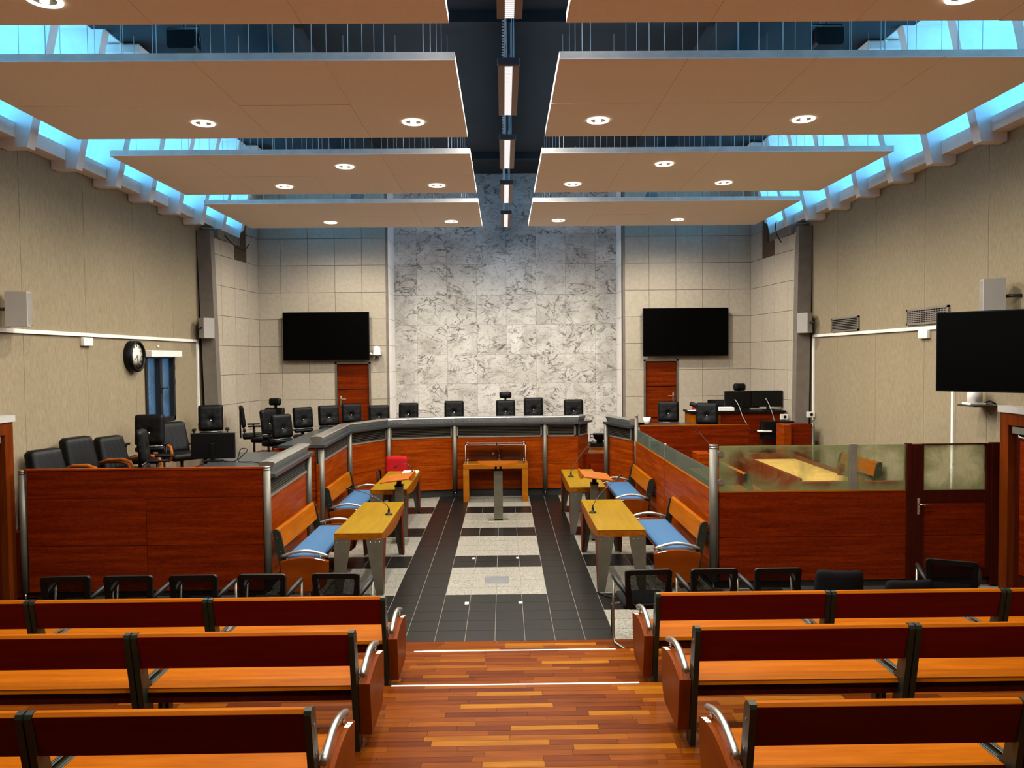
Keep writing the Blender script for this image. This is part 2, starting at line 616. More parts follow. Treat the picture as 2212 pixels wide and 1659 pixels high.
rest = {True: B(), False: B()}
for k, (q, x, y, wh) in enumerate(cells):
    if k < 300:
        link('tile', t_me['granite_white' if wh else 'granite_dark'], floor, (x, y, 0))
    else:
        rest[wh].box((x - 0.1475, y - 0.1475, -0.012), (x + 0.1475, y + 0.1475, 0))
rest[True].build('pale_tiles', 'granite_white', floor)['kind'] = 'stuff'
rest[False].build('dark_tiles', 'granite_dark', floor)['kind'] = 'stuff'

# ---- tiered gallery floor: hardwood strips
gal = struct(link('floor_gallery', None))
bb = B()
bb.box((XL, 6.86, -0.009), (XR, 7.535, -0.008))
bb.box((XL, 5.75, -0.1), (XR, 6.86, S1 - 0.011))
bb.box((XL, -2.5, -0.1), (XR, 5.75, S2 - 0.011))
bb.build('tier_base', 'plank_gap', gal)
stuff = B()
PW = 0.0655
for (y0, y1, z) in ((6.862, 7.535, 0.0), (5.752, 6.865, S1), (1.6, 5.755, S2)):
    ny = int(round((y1 - y0) / PW))
    pw = (y1 - y0) / ny
    for j in range(ny):
        ya, yb = y0 + j * pw + 0.001, y0 + (j + 1) * pw - 0.001
        x = XL + random.uniform(-0.4, 0.0)
        while x < XR:
            L = random.uniform(0.34, 0.78)
            xa, xb = max(x + 0.001, XL), min(x + L - 0.001, XR)
            x += L
            if xb - xa < 0.03:
                continue
            h = random.uniform(0, 0.0012)
            if xb > -0.95 and xa < 1.42 and ya > 4.5:
                Bx((-(xb - xa) / 2, -(yb - ya) / 2, -0.011), ((xb - xa) / 2, (yb - ya) / 2, h)).build('plank', 'floor_plank', gal, ((xa + xb) / 2, (ya + yb) / 2, z))
            else:
                stuff.box((xa, ya, z - 0.011), (xb, yb, z + h))
stuff.box((XL, -2.5, S2 - 0.011), (XR, 1.6, S2))
stuff.build('outer_planks', 'floor_plank', gal)['kind'] = 'stuff'
bb = B().box((XL, 6.845, 0.0), (XR, 6.862, S1 - 0.002)); bb.box((XL, 5.735, S1), (XR, 5.752, S2 - 0.002))
bb.build('riser', 'wood_bench', gal)
for k, (xa, xb, y, z) in enumerate(((-0.72, 1.10, 6.85, S1), (-0.76, 1.12, 5.742, S2))):
    struct(B().rbox((xa, y - 0.004, z - 0.006), (xb, y + 0.016, z + 0.004), 0.003, 1).build('trim_%d' % (k + 1), 'white_plastic'))

# ---- platform of the bench (a hollow deck seen only at the stairs)
plat = struct(link('floor_platform', None))
bb = B()
bb.prism([(XL, 9.06), (-2.86, 9.06), (-2.90, 11.5), (-2.86, 14.2), (-2.28, 15.25), (-0.95, 15.62), (1.62, 15.62), (1.80, 15.82), (2.24, 15.82), (2.70, 14.5), (XR, 14.5), (XR, 18.1), (XL, 18.1)], 'z', 0.02, PLAT)
bb.build('deck', 'wood_panel_dark', plat)
for k, (z, y) in enumerate(((0.2, 14.95), (0.4, 15.24), (0.6, 15.53))):
    Bx((1.86, y, 0.0), (2.2, 15.83, z)).build('step', 'wood_panel_dark', plat)
# platform boards in the stair gap
for k in range(9):
    Bx((1.75, 15.82 + k * 0.14, PLAT), (2.30, 15.955 + k * 0.14, PLAT + 0.006)).build('board', 'floor_plank', plat)

# ---- helper: a rectangle minus a rectangle
def minus(r, h):
    x0, z0, x1, z1 = r; a0, b0, a1, b1 = h
    if a0 >= x1 or a1 <= x0 or b0 >= z1 or b1 <= z0:
        return [r]
    o = []
    if z1 > b1: o.append((x0, b1, x1, z1))
    if z0 < b0: o.append((x0, z0, x1, b0))
    za, zb = max(z0, b0), min(z1, b1)
    if x0 < a0: o.append((x0, za, a0, zb))
    if x1 > a1: o.append((a1, za, x1, zb))
    return [q for q in o if q[2] - q[0] > 0.02 and q[3] - q[1] > 0.02]

# ---- back wall: beige tiles left and right, marble in the recess
ROWS = [0.8, 1.32, 1.915, 2.51, 3.10, 3.69, 4.28, 4.875, 5.465, 6.06, 6.65, 7.10]
def tile_wall(name, cols, hole):
    root = struct(link(name, None))
    bb = B()
    xa, xb = (cols[0] - 0.7, cols[-1]) if cols[0] < 0 else (cols[0], cols[-1] + 0.7)
    for (x0, z0, x1, z1) in minus((xa, 0, xb, ZC), hole):
        bb.box((x0, YB + 0.02, z0), (x1, YB + 0.2, z1))
    bb.build('wall_core', 'tile_joint', root)
    g = 0.004
    for i in range(len(cols) - 1):
        for j in range(len(ROWS) - 1):
            for (x0, z0, x1, z1) in minus((cols[i] + g, ROWS[j] + g, cols[i + 1] - g, ROWS[j + 1] - g), hole):
                Bx((-(x1 - x0) / 2, -0.022, -(z1 - z0) / 2), ((x1 - x0) / 2, 0.0, (z1 - z0) / 2)).build('wall_tile', 'beige_tile', root, ((x0 + x1) / 2, YB + 0.022, (z0 + z1) / 2))
    return root
tile_wall('wall_back_left', [-5.28, -4.79, -4.193, -3.597, -3.003, -2.43], (-3.63, 0.7, -2.835, 2.74))
tile_wall('wall_back_right', [2.768, 3.354, 3.951, 4.545, 5.141, 5.617], (3.226, 0.7, 4.008, 2.74))
mw = struct(link('wall_marble', None))
Bx((-2.6, YM + 0.025, 0.0), (3.0, YM + 0.2, ZC + 0.1)).build('wall_core', 'grout', mw)
MC = [-2.426, -1.908, -1.206, -0.511, 0.186, 0.884, 1.581, 2.278, 2.782]
MR = [0.8, 1.52, 2.205, 2.887, 3.583, 4.284, 4.994, 5.693, 6.395, 7.10]
for i in range(8):
    for j in range(9):
        x0, x1, z0, z1 = MC[i] + 0.002, MC[i + 1] - 0.002, MR[j] + 0.002, MR[j + 1] - 0.002
        Bx((-(x1 - x0) / 2, -0.025, -(z1 - z0) / 2), ((x1 - x0) / 2, 0, (z1 - z0) / 2)).build('marble_slab', 'marble', mw, ((x0 + x1) / 2, YM + 0.025, (z0 + z1) / 2))
for nm, xa, xb in (('wall_return_left', -2.60, -2.43), ('wall_return_right', 2.78, 2.95)):
    rr = struct(Bx((xa, YB + 0.205, 0.7), (xb, YM + 0.02, ZC)).build(nm, 'tile_joint'))
    for j in range(len(ROWS) - 1):
        xx = (xb - 0.004, xb + 0.008) if xa < 0 else (xa - 0.008, xa + 0.004)
        Bx((xx[0], YB + 0.03, ROWS[j] + 0.004), (xx[1], YM - 0.01, ROWS[j + 1] - 0.004)).build('wall_tile', 'white_paint', rr)
for nm, x in (('trim_3', -2.43), ('trim_4', 2.768)):
    s_ = -1 if x < 0 else 1
    struct(Bx((min(x, x + s_ * 0.05), YB - 0.006, 0.8), (max(x, x + s_ * 0.05), YB + 0.03, ZC)).build(nm, 'column_paint'))

# ---- side walls
def side_wall(name, xin, sgn, hole):
    """sgn -1: left wall (room at +x)"""
    root = struct(link(name, None))
    bb = B()
    xo = xin + sgn * 0.22
    def bx(b, ya, yb, za, zb, xa, xc):
        b.box((min(xa, xc), ya, za), (max(xa, xc), yb, zb))
    for (ya, za, yb, zb) in (minus((-2.6, 0, 15.05, 5.44), hole) if hole else [(-2.6, 0, 15.05, 5.44)]):
        bx(bb, ya, yb, za, zb, xin + sgn * 0.02, xo)
    bb.build('wall_core', 'tile_joint', root)
    ys = [-2.6, -1.97, -0.54, 0.89, 2.32, 3.75, 5.18, 6.61, 8.04, 9.47, 10.9, 12.33, 13.76, 15.04]
    for k in range(len(ys) - 1):
        rr = (ys[k] + 0.003, 0.0, ys[k + 1] - 0.003, 5.42)
        for (ya, za, yb, zb) in (minus(rr, hole) if hole else [rr]):
            b2 = B(); xa, xc = sorted((0.0, sgn * 0.02))
            b2.box((xa, -(yb - ya) / 2, 0), (xc, (yb - ya) / 2, zb - za))
            b2.build('wall_panel', 'wall_fabric', root, (xin, (ya + yb) / 2, za))
    return root
WIN = (12.62, 1.76, 13.72, 2.92)
side_wall('wall_left', XL, -1, WIN)
side_wall('wall_right', XR, 1, None)
struct(Bx((XL - 0.2, -2.8, 0), (XR + 0.2, -2.6, ZC)).build('wall_rear', 'wood_frame'))

# splayed tile walls behind the columns, columns
def splay(name, xa, ya, xb, yb, sgn):
    ang = math.atan2(yb - ya, xb - xa)
    L = math.hypot(xb - xa, yb - ya)
    root = struct(link(name, None, None, (xa, ya, 0), ang))
    s_ = -sgn
    def yy(a, b_):
        return sorted((a * s_, b_ * s_))
    o0, o1 = yy(-0.022, -0.2)
    bb = B(); bb.box((0, o0, 0.7), (L, o1, 5.2)); bb.box((L * 0.62, o0, 5.2), (L, o1, ZC))
    bb.build('wall_core', 'tile_joint', root)
    cols = [0, 0.36, 0.95, 1.55, L]
    t0, t1 = yy(0, -0.022)
    for i in range(4):
        for j in range(len(ROWS) - 1):
            z0, z1 = ROWS[j] + 0.004, ROWS[j + 1] - 0.004
            if i < 2:
                z1 = min(z1, 5.2)
            elif i == 2 and z1 > 5.3:
                continue
            if z1 - z0 < 0.05: continue
            Bx((cols[i] + 0.004, t0, z0), (cols[i + 1] - 0.004, t1, z1)).build('wall_tile', 'beige_tile', root)
for nm, xa, xb in (('wall_corner_left', XL - 0.22, XL - 0.03), ('wall_corner_right', XR + 0.03, XR + 0.22)):
    struct(Bx((xa, 15.05, 0), (xb, 17.4, 5.44)).build(nm, 'tile_joint'))
splay('wall_splay_left', -5.49, 14.98, -5.28, YB + 0.02, 1)
splay('wall_splay_right', 5.83, 14.98, 5.617, YB + 0.02, -1)
for nm, x0, x1, dx in (('column_left', -5.74, -5.48, 0.10), ('column_right', 5.83, 6.09, -0.06)):
    bb = B().prism([(x0 + dx * 1.2, 0.75), (x1 + dx * 1.2, 0.75), (x1, 5.30), (x0, 5.30)], 'y', 14.86, 15.06)
    struct(bb.build(nm, 'column_paint'))
for nm, x0, x1 in (('trim_5', -5.72, -5.40), ('trim_6', 5.75, 6.08)):
    struct(Bx((x0, 15.07, 5.18), (x1, 16.35, 5.36)).build(nm, 'column_paint'))

# ---- dark upper ceiling and the clerestory windows
ceil = struct(Bx((-5.0, -2.6, ZC), (5.35, 18.3, ZC + 0.1)).build('ceiling', 'ceiling_dark'))
for x in (-2.6, 2.95):
    Bx((x - 0.14, -2.6, ZC - 0.26), (x + 0.14, 18.1, ZC)).build('ceiling_beam', 'ceiling_dark', ceil)
for y in (3.2, 9.75, 16.3):
    Bx((-5.0, y - 0.08, ZC - 0.14), (5.35, y + 0.08, ZC)).build('ceiling_beam', 'ceiling_dark', ceil)
def clerestory(name, s, xin, xtop, xout):
    """s -1 left, +1 right"""
    root = struct(link(name, None))
    fin = B().prism([(xout, 5.43), (xout - s * 0.03, 5.43), (xout - s * 0.03, 5.31), (xin, 5.31), (xtop, ZC), (xout, ZC)], 'y', 0, 0.15)
    me = fin.build('fin', 'white_paint'); fm = me.data; bpy.data.objects.remove(me)
    ys = [9.12 + 1.027 * k for k in range(-11, 8)]
    for y in ys:
        link('fin', fm, root, (0, y, 0))
    xs = sorted((xout, xout - s * 0.22))
    xg = xout + s * 0.02
    gx = sorted((xg, xg + s * 0.012))
    for k in range(len(ys) - 1):
        ya, yb = ys[k] + 0.15, ys[k + 1]
        Bx((xs[0], ya, 5.42), (xs[1], yb, 5.60)).build('sill', 'white_paint', root)
        Bx((gx[0], ya - 0.1, 5.58), (gx[1], yb + 0.1, ZC + 0.02)).build('pane', 'glass_sky', root)
    rx = sorted((xout + s * 0.12, xtop))
    Bx((rx[0], -2.6, ZC), (rx[1], 18.3, ZC + 0.1)).build('head_soffit', 'white_paint', root)
    # beam stubs reaching in under the dark ceiling
    for y in (10.56, 15.5):
        bx = sorted((xtop + s * 0.25, xtop - s * 0.27))
        B().rbox((bx[0], y, 6.93), (bx[1], y + 0.42, 7.09), 0.03, 1).build('beam_stub', 'white_paint', root)
clerestory('window_1', -1, -5.42, -5.02, XL - 0.02)
clerestory('window_2', 1, 5.78, 5.37, XR + 0.02)

# ---- small side window in the left wall
w3 = struct(link('window_3', None, None, (XL, 13.17, 2.34)))
bb = B()
hy, hz = 0.55, 0.58
for a, b_ in (((-0.1, -hy, -hz), (0.03, -hy + 0.06, hz)), ((-0.1, hy - 0.06, -hz), (0.03, hy, hz)), ((-0.1, -hy, -hz), (0.03, hy, -hz + 0.07)), ((-0.1, -hy, hz - 0.07), (0.03, hy, hz)), ((-0.1, -0.06, -hz), (0.035, 0.03, hz))):
    bb.box(a, b_)
bb.build('window_frame', 'black_metal', w3)
for a, b_ in ((-hy + 0.05, -0.05), (0.02, hy - 0.05)):
    Bx((-0.06, a, -hz + 0.05), (-0.05, b_, hz - 0.05)).build('pane', 'glass_tinted', w3)
hb = B().rbox((0.035, -0.045, -0.09), (0.05, 0.005, 0.09), 0.006)
hb.tube([(0.05, -0.02, 0.0), (0.085, -0.02, 0.0), (0.09, 0.05, 0.012), (0.09, 0.10, -0.012)], 0.012)
hb.build('window_handle', 'black_metal', w3)
bb = B()
for z in (-0.4, 0.1, 0.35):
    bb.tube([(0.02, hy + 0.008, z - 0.05), (0.02, hy + 0.008, z + 0.05)], 0.012)
bb.build('hinge', 'black_metal', w3)

# ---- doors in the back wall
def back_door(name, x0, x1, hinge_right):
    root = struct(link(name, None, None, ((x0 + x1) / 2, YB, PLAT)))
    hw = (x1 - x0) / 2
    H = 1.94
    bb = B().box((-hw, -0.01, 0), (-hw + 0.045, 0.16, H)); bb.box((hw - 0.045, -0.01, 0), (hw, 0.16, H)); bb.box((-hw, -0.01, H - 0.04), (hw, 0.16, H))
    bb.build('door_frame', 'steel', root)
    for z0, z1 in ((0.0, 0.62), (0.64, 1.325), (1.345, H - 0.045)):
        Bx((-hw + 0.048, 0.05, z0), (hw - 0.048, 0.09, z1)).build('door_panel', 'wood_door', root)
    Bx((-hw + 0.01, 0.075, 0), (hw - 0.01, 0.12, H - 0.01)).build('door_core', 'black_plastic', root)
    s_ = -1 if hinge_right else 1
    hx = s_ * (hw - 0.11)
    hb = B().rbox((hx - 0.02, 0.036, 0.95), (hx + 0.02, 0.05, 1.19), 0.005)
    hb.tube([(hx, 0.04, 1.12), (hx, -0.01, 1.12), (hx - s_ * 0.03, -0.015, 1.12), (hx - s_ * 0.13, -0.015, 1.12)], 0.010)
    hb.build('door_handle', 'brass_plate', root)
back_door('door_1', -3.63, -2.835, True)
back_door('door_2', 3.226, 4.008, False)

# ---- gallery side doors: projecting wood portals
def portal(name, xw, s, y0, y1):
    root = struct(link(name, None, None, (xw, y1, 0)))
    L = y1 - y0
    xi = -s * 0.12
    def bx(b, a, c, ya, yb, za, zb):
        b.box((min(a, c), ya, za), (max(a, c), yb, zb))
    bb = B(); bx(bb, 0, xi, -0.15, 0, 0, 2.11); bx(bb, 0, xi, -L, -L + 0.15, 0, 2.11); bx(bb, 0, xi, -L + 0.15, -0.15, 1.97, 2.11)
    bb.build('door_frame', 'wood_portal', root)
    bb = B(); bx(bb, -s * 0.01, -s * 0.04, -L + 0.15, -0.15, 0, 1.97); bb.build('door_leaf', 'wood_frame', root)
    bb = B(); bx(bb, -s * 0.04, -s * 0.06, -L + 0.25, -0.27, 0.25, 1.8); bb.build('door_panel', 'wood_panel_dark', root)
    bb = B(); bx(bb, 0, -s * 0.14, -L - 0.02, 0.02, 2.112, 2.19); bb.build('head_moulding', 'grey_plastic', root)
    bb = B(); bx(bb, -s * 0.041, -s * 0.115, -0.62, -0.21, 1.88, 1.955)
    bb.tube([(-s * 0.09, -0.3, 1.875), (-s * 0.09, -0.3, 1.84), (-s * 0.10, -0.6, 1.83)], 0.012)
    bb.build('door_closer', 'alu', root)
portal('door_3', XL, -1, 7.85, 9.03)
portal('door_4', XR, 1, 7.75, 9.02)

# ---- suspended ceiling panels
PZ = 5.50
SPOTS = []
def susp(x0, x1, y0, y1, label):
    root = thing('ceiling_panel', label, 'ceiling panel', ((x0 + x1) / 2, (y0 + y1) / 2, PZ), 0, 'suspended acoustic ceiling panels')
    cx, cy = (x0 + x1) / 2, (y0 + y1) / 2
    wx, wy = (x1 - x0) / 4, (y1 - y0) / 2
    core = B().box((x0 - cx + 0.004, y0 - cy + 0.004, 0.012), (x1 - cx - 0.004, y1 - cy - 0.004, 0.075))
    core.build('panel_core', 'sheet_edge', root)
    for i in range(4):
        for j in range(2):
            dz = random.uniform(0, 0.004)
            Bx((-wx / 2 + 0.0025, -wy / 2 + 0.0025, dz), (wx / 2 - 0.0025, wy / 2 - 0.0025, 0.013)).build('sheet', 'ceiling_sheet', root, (x0 - cx + (i + 0.5) * wx, y0 - cy + (j + 0.5) * wy, 0))
    wm = None
    for i in range(7):
        for yy in (y0 + 0.12, y0 + 0.85, y1 - 0.85, y1 - 0.12):
            if wm is None:
                o = B().tube([(0, 0, 0.07), (0, 0, ZC - PZ)], 0.0035, 4, False).build('suspension_wire', 'grey_plastic', root)
                wm = o.data
                o.location = (x0 - cx + 0.3 + i * (x1 - x0 - 0.6) / 6, yy - cy, 0)
            else:
                link('suspension_wire', wm, root, (x0 - cx + 0.3 + i * (x1 - x0 - 0.6) / 6, yy - cy, 0))
ROWN = ['unseen row added behind the camera', 'first (nearest) row', 'second row', 'third row', 'fourth (farthest) row']
for k, (ya, yb) in enumerate(((0.72, 3.12), (3.9, 6.30), (7.06, 9.50), (10.26, 12.68), (13.44, 15.92))):  # first row is unseen, added behind the camera to carry extra downlights
    susp(-5.04, -0.30, ya, yb, 'beige suspended ceiling panel on the left, ' + ROWN[k])
    susp(0.64, 5.33, ya, yb, 'beige suspended ceiling panel on the right, ' + ROWN[k])

# ---- recessed downlights (each with its own lamp)
def make_down():
    root = link('downlight', None)
    B().lathe([(0.085, 0.012), (0.125, 0.0), (0.125, -0.008), (0.10, -0.010), (0.084, 0.0)], (0, 0, 0), 28, 'z', True, False).build('trim_ring', 'opal_ring', root)
    B().lathe([(0.085, 0.0), (0.05, 0.008)], (0, 0, 0), 28).build('reflector', 'steel', root)
    B().lathe([(0.032, -0.016), (0.028, -0.004), (0.02, 0.006)], (0, 0, 0), 16).build('bulb', 'bulb', root)
    return root
dn0 = make_down()
first = True
DL = [(-3.27, 8.87), (-0.89, 8.87), (1.215, 8.85), (3.565, 8.85), (-2.08, 10.88), (-3.27, 12.1), (-0.9, 12.1), (2.39, 10.85), (1.215, 12.06), (3.565, 12.04), (-3.27, 15.29), (-0.89, 15.27), (1.215, 15.24), (3.57, 15.24),
      (-3.28, 5.86), (3.60, 5.86), (-0.89, 5.6), (1.215, 5.6), (-3.27, 2.5), (-0.89, 2.5), (1.215, 2.5), (3.57, 2.5)]  # last entries: unseen downlights added behind the camera for bounce light
def spot(x, y, z, wts):
    ld = bpy.data.lights.new('downlight_lamp', 'SPOT')
    ld.energy = wts; ld.color = WARM; ld.spot_size = R(166); ld.spot_blend = 0.6; ld.shadow_soft_size = 0.06
    lo = bpy.data.objects.new('downlight_lamp', ld); COL.objects.link(lo)
    lo.location = (x, y, z)
    return lo
for k, (x, y) in enumerate(DL):
    side = 'left' if x < 0.17 else 'right'
    inner = 'inner' if -1 < x < 1.3 else 'outer'
    row = 'added unseen' if y < 3 else 'nearest' if y < 6.5 else 'second' if y < 9.5 else 'third' if y < 12.9 else 'farthest'
    lab = 'round recessed downlight, %s one of the %s %s ceiling panel' % (inner, row, side)
    if 10.5 < y < 11:
        lab = 'round recessed downlight near the front edge of the third %s ceiling panel' % side
    if k == 0:
        d = dn0; d.location = (x, y, PZ - 0.004); tag(d, lab, 'downlight', 'recessed downlights')
    else:
        d = dup(dn0, (x, y, PZ - 0.004), 0, lab, 'recessed downlights'); d['category'] = 'downlight'
    if k == 0:
        spot(0, 0, -0.02, SPOT_W).parent = d

# ---- central row of linear lamps
def make_line():
    root = link('linear_lamp', None)
    b = B().prism([(-0.10, 0.0), (-0.04, 0.0), (-0.04, 0.05), (0.04, 0.05), (0.04, 0.0), (0.10, 0.0), (0.10, 0.055), (-0.10, 0.055)], 'y', 0.04, 1.5)
    b.build('housing', 'light_housing', root)
    B().rbox((-0.105, 0.0, -0.004), (0.105, 0.05, 0.06), 0.006, 1).build('end_cap', 'dark_cap', root)
    Bx((-0.036, 0.05, 0.004), (0.036, 1.5, 0.03)).build('louvre', 'lamp_louvre', root)
    for x, y in ((-0.02, 0.12), (0.05, 0.12), (0.05, 1.4)):
        B().tube([(x, y, 0.055), (x, y, 1.57)], 0.004, 4, False).build('suspension_wire', 'grey_plastic', root)
    pts = [(-0.045 + 0.014 * math.cos(t * 1.9), 0.06 - t * 0.018, 0.07 + 0.008 * math.sin(t * 1.9)) for t in range(0, 52)]
    B().tube(pts, 0.006, 5, False).build('curly_cord', 'grey_plastic', root)
    return root
ln0 = make_line()
for k, y in enumerate((4.72, 7.16, 9.58, 12.03, 14.5)):
    lab = 'slim hanging linear lamp in the centre aisle, %s' % ['cut by the top of the picture', 'second from the front', 'middle one of five', 'second from the marble wall', 'nearest the marble wall'][k]
    if k == 0:
        d = ln0; d.location = (0.185, y, PZ + 0.0); tag(d, lab, 'hanging lamp', 'linear lamps over the centre')
    else:
        d = dup(ln0, (0.185, y, PZ), 0, lab, 'linear lamps over the centre'); d['category'] = 'hanging lamp'
    if k:
        continue
    ld = bpy.data.lights.new('linear_lamp_light', 'AREA'); ld.shape = 'RECTANGLE'; ld.size = 0.07; ld.size_y = 1.4
    ld.energy = LINE_W; ld.color = COOL
    lo = bpy.data.objects.new('linear_lamp_light', ld); COL.objects.link(lo); lo.parent = d; lo.location = (0, 0.76, -0.004)
    for s_ in (-1, 1):      # the lamp's translucent side wings
        sd_ = bpy.data.lights.new('linear_lamp_side', 'AREA'); sd_.shape = 'RECTANGLE'; sd_.size = 0.05; sd_.size_y = 1.4
        sd_.energy = SIDE_W; sd_.color = COOL
        so = bpy.data.objects.new('linear_lamp_side', sd_); COL.objects.link(so); so.parent = d
        so.location = (s_ * 0.112, 0.76, 0.024); so.rotation_euler = (0, -s_ * PI / 2, 0)

# ---- floodlights and small fixtures above the panels
def flood(x, label):
    root = thing('floodlight', label, 'floodlight', (x, 8.5, 6.25), 0, 'black floodlights above the panels')
    B().prism([(-0.13, -0.09), (0.13, -0.09), (0.15, -0.06), (0.15, 0.10), (-0.15, 0.10), (-0.15, -0.06)], 'y', -0.09, 0.09).build('lamp_body', 'black_plastic', root)
    b = B().tube([(-0.165, 0, -0.02), (-0.165, 0, 0.16), (0.165, 0, 0.16), (0.165, 0, -0.02)], 0.012, 6); b.build('yoke', 'black_metal', root)
    B().tube([(0, 0, 0.16), (0, 0, ZC - 6.25)], 0.012, 6).build('drop_rod', 'black_metal', root)
flood(-3.32, 'black floodlight hanging above the gap behind the nearest left ceiling panel')
flood(3.68, 'black floodlight hanging above the gap behind the nearest right ceiling panel')
def wash(x, s, label):
    root = thing('wall_washer', label, 'spotlight', (x, 16.6, 6.24), 0, 'small grey wall washers')
    B().prism([(-0.16, 0.0), (0.10, 0.0), (0.14, 0.06), (-0.12, 0.08)], 'y', -0.06, 0.06).build('lamp_head', 'alu', root)
    B().tube([(0, 0, 0.07), (0, 0, ZC - 6.24)], 0.01, 6).build('drop_rod', 'grey_plastic', root)
wash(-2.97, 1, 'small grey lamp hanging above the farthest left ceiling panel')
wash(3.34, -1, 'small grey lamp hanging above the farthest right ceiling panel')

# ================================================================== THE BENCH AND DOCKS
def post(parent, x, y, z0, z1, r=0.042, cap=True, rod=True):
    b = B().lathe([(r, z0), (r, z1 - (0.05 if cap else 0))], (x, y, 0), 16)
    o = b.build('post', 'post_metal', parent)
    if cap:
        c = B().lathe([(r * 0.8, z1 - 0.05), (r * 0.8, z1 - 0.043), (r * 1.04, z1 - 0.042), (r * 1.04, z1 - 0.03), (r * 0.8, z1 - 0.029), (r * 0.8, z1 - 0.022), (r * 1.04, z1 - 0.021), (r * 1.04, z1)], (x, y, 0), 16)
        c.build('post_cap', 'chrome', o)
    if rod:
        B().lathe([(0.012, 0.0), (0.012, z0)], (x, y, 0), 8).build('post_foot', 'chrome', o)
    return o

def bench_run(root, org, poly, zs, louv=True, console=True, posts=None, cons_t=(0.0, 1.0), slab_in=0.62):
    """front panels, louvres, worktop and console along a plan polyline; zs = z of the worktop's top"""
    n = len(poly) - 1
    for i in range(n):
        sweep(B(), poly, i, rect(-0.10, 0.0, -0.06, 0.15), org).build('plinth', 'plinth', root)
        zt = zs - 0.30 if louv else zs - 0.045
        for z0, z1 in ((0.155, 0.655), (0.66, zt)):
            sweep(B(), poly, i, rect(-0.04, z0, 0.0, z1), org).build('front_panel', 'wood_panel', root)
        if louv:
            L = (Vector(poly[i + 1]) - Vector(poly[i])).length
            e = 0.05 / L
            fr = B()
            for q in (rect(-0.02, zt + 0.004, 0.012, zt + 0.032), rect(-0.02, zs - 0.075, 0.012, zs - 0.048)):
                sweep(fr, poly, i, q, org, e, 1 - e)
            for a, b_ in ((e, e + 0.025 / L), (1 - e - 0.025 / L, 1 - e)):
                sweep(fr, poly, i, rect(-0.02, zt + 0.004, 0.012, zs - 0.048), org, a, b_)
            lf = fr.build('louvre_frame', 'louvre_frame', root)
            for k in range(6):
                z = zt + 0.040 + k * 0.0305
                sweep(B(), poly, i, [(-0.024, z + 0.010), (0.006, z), (0.009, z + 0.005), (-0.022, z + 0.014)], org, e, 1 - e).build('slat', 'louvre', lf)
            sweep(B(), poly, i, rect(-0.045, zt + 0.002, -0.04, zs - 0.046), org).build('louvre_back', 'plinth', root)
        sweep(B(), poly, i, rect(-slab_in, zs - 0.042, 0.10, zs), org).build('worktop', 'slab', root)
        if console:
            a, b_ = (cons_t[0] if i == 0 else 0.0), (cons_t[1] if i == n - 1 else 1.0)
            pr = [(-0.10, zs + 0.001), (0.0, zs + 0.001), (0.045, zs + 0.098), (0.035, zs + 0.115), (-0.05, zs + 0.126), (-0.135, zs + 0.115), (-0.145, zs + 0.098)]
            co = sweep(B(), poly, i, pr, org, a, b_).build('console', 'alu', root)
            L = (Vector(poly[i + 1]) - Vector(poly[i])).length
            vb = B(); m = int(L * (b_ - a) / 0.075)
            for k in range(m):
                t = a + (k + 0.25) / m * (b_ - a)
                sweep(vb, poly, i, [(0.004, zs + 0.012), (0.014, zs + 0.03), (0.0, zs + 0.03), (-0.005, zs + 0.012)], org, t, t + 0.5 / m * (b_ - a))
            if m:
                vb.build('vent_slots', 'black_plastic', co)
            if console and (i == 0 or i == n - 1):
                t = (a, a + 0.004 / L) if i == 0 else (b_ - 0.004 / L, b_)
                sweep(B(), poly, i, [(d * 1.02 , z + 0.0005) for d, z in pr], org, t[0] - (0.003 / L if i == 0 else 0), t[1] + (0.003 / L if i else 0)).build('end_cap', 'steel', co)
    for (x, y) in posts or []:
        post(root, x - org[0], y - org[1], 0.13, zs - 0.045, 0.045, False, True)

# judges' bench: long faceted run from the left wing across the centre
UP = [(-2.72, 11.72), (-2.78, 14.18), (-2.20, 15.20), (-0.90, 15.52), (0.92, 15.52), (1.60, 15.52), (1.86, 15.98)]
org = (-0.4, 15.3, 0)
jb = thing('judges_bench', 'long faceted cherry-wood judges bench with dark worktop curving round the court', 'judges bench', org)
bench_run(jb, org, UP, 1.50, True, True, [(-2.70, 11.80), (-2.74, 14.16), (-2.17, 15.15), (-0.89, 15.47), (0.93, 15.47)], (0.03, 0.6))
Bx((-3.42 - org[0], 11.76 - org[1], 0.0), (-2.76 - org[0], 11.80 - org[1], 1.45)).build('end_panel', 'wood_panel', jb)

# clerk's desk on the left: lower run behind the left dock
LO = [(-2.70, 9.08), (-2.79, 11.32)]
org = (-2.75, 10.2, 0)
cd = thing('clerk_desk', 'lower wood and grey desk run behind the left dock panel', 'desk', org)
bench_run(cd, org, LO, 1.455, True, True, [(-2.76, 11.25)], (0.09, 0.99), 1.05)
Bx((-3.8 - org[0], 11.3 - org[1], 0.0), (-2.8 - org[0], 11.33 - org[1], 1.40)).build('end_panel', 'wood_panel', cd)

# right wing of the bench, beside the stairs
RW = [(2.20, 15.50), (2.54, 14.52)]
org = (2.4, 15.0, 0)
rw = thing('bench_wing', 'short louvred wood bench wing right of the platform stairs', 'judges bench', org)
bench_run(rw, org, RW, 1.50, True, True, [(2.16, 15.42)], (0.0, 0.95), 0.5)
sweep(B(), [(2.6, 14.46), (3.75, 14.46)], 0, rect(-0.6, 1.458, -0.1, 1.50), org).build('worktop', 'slab', rw)

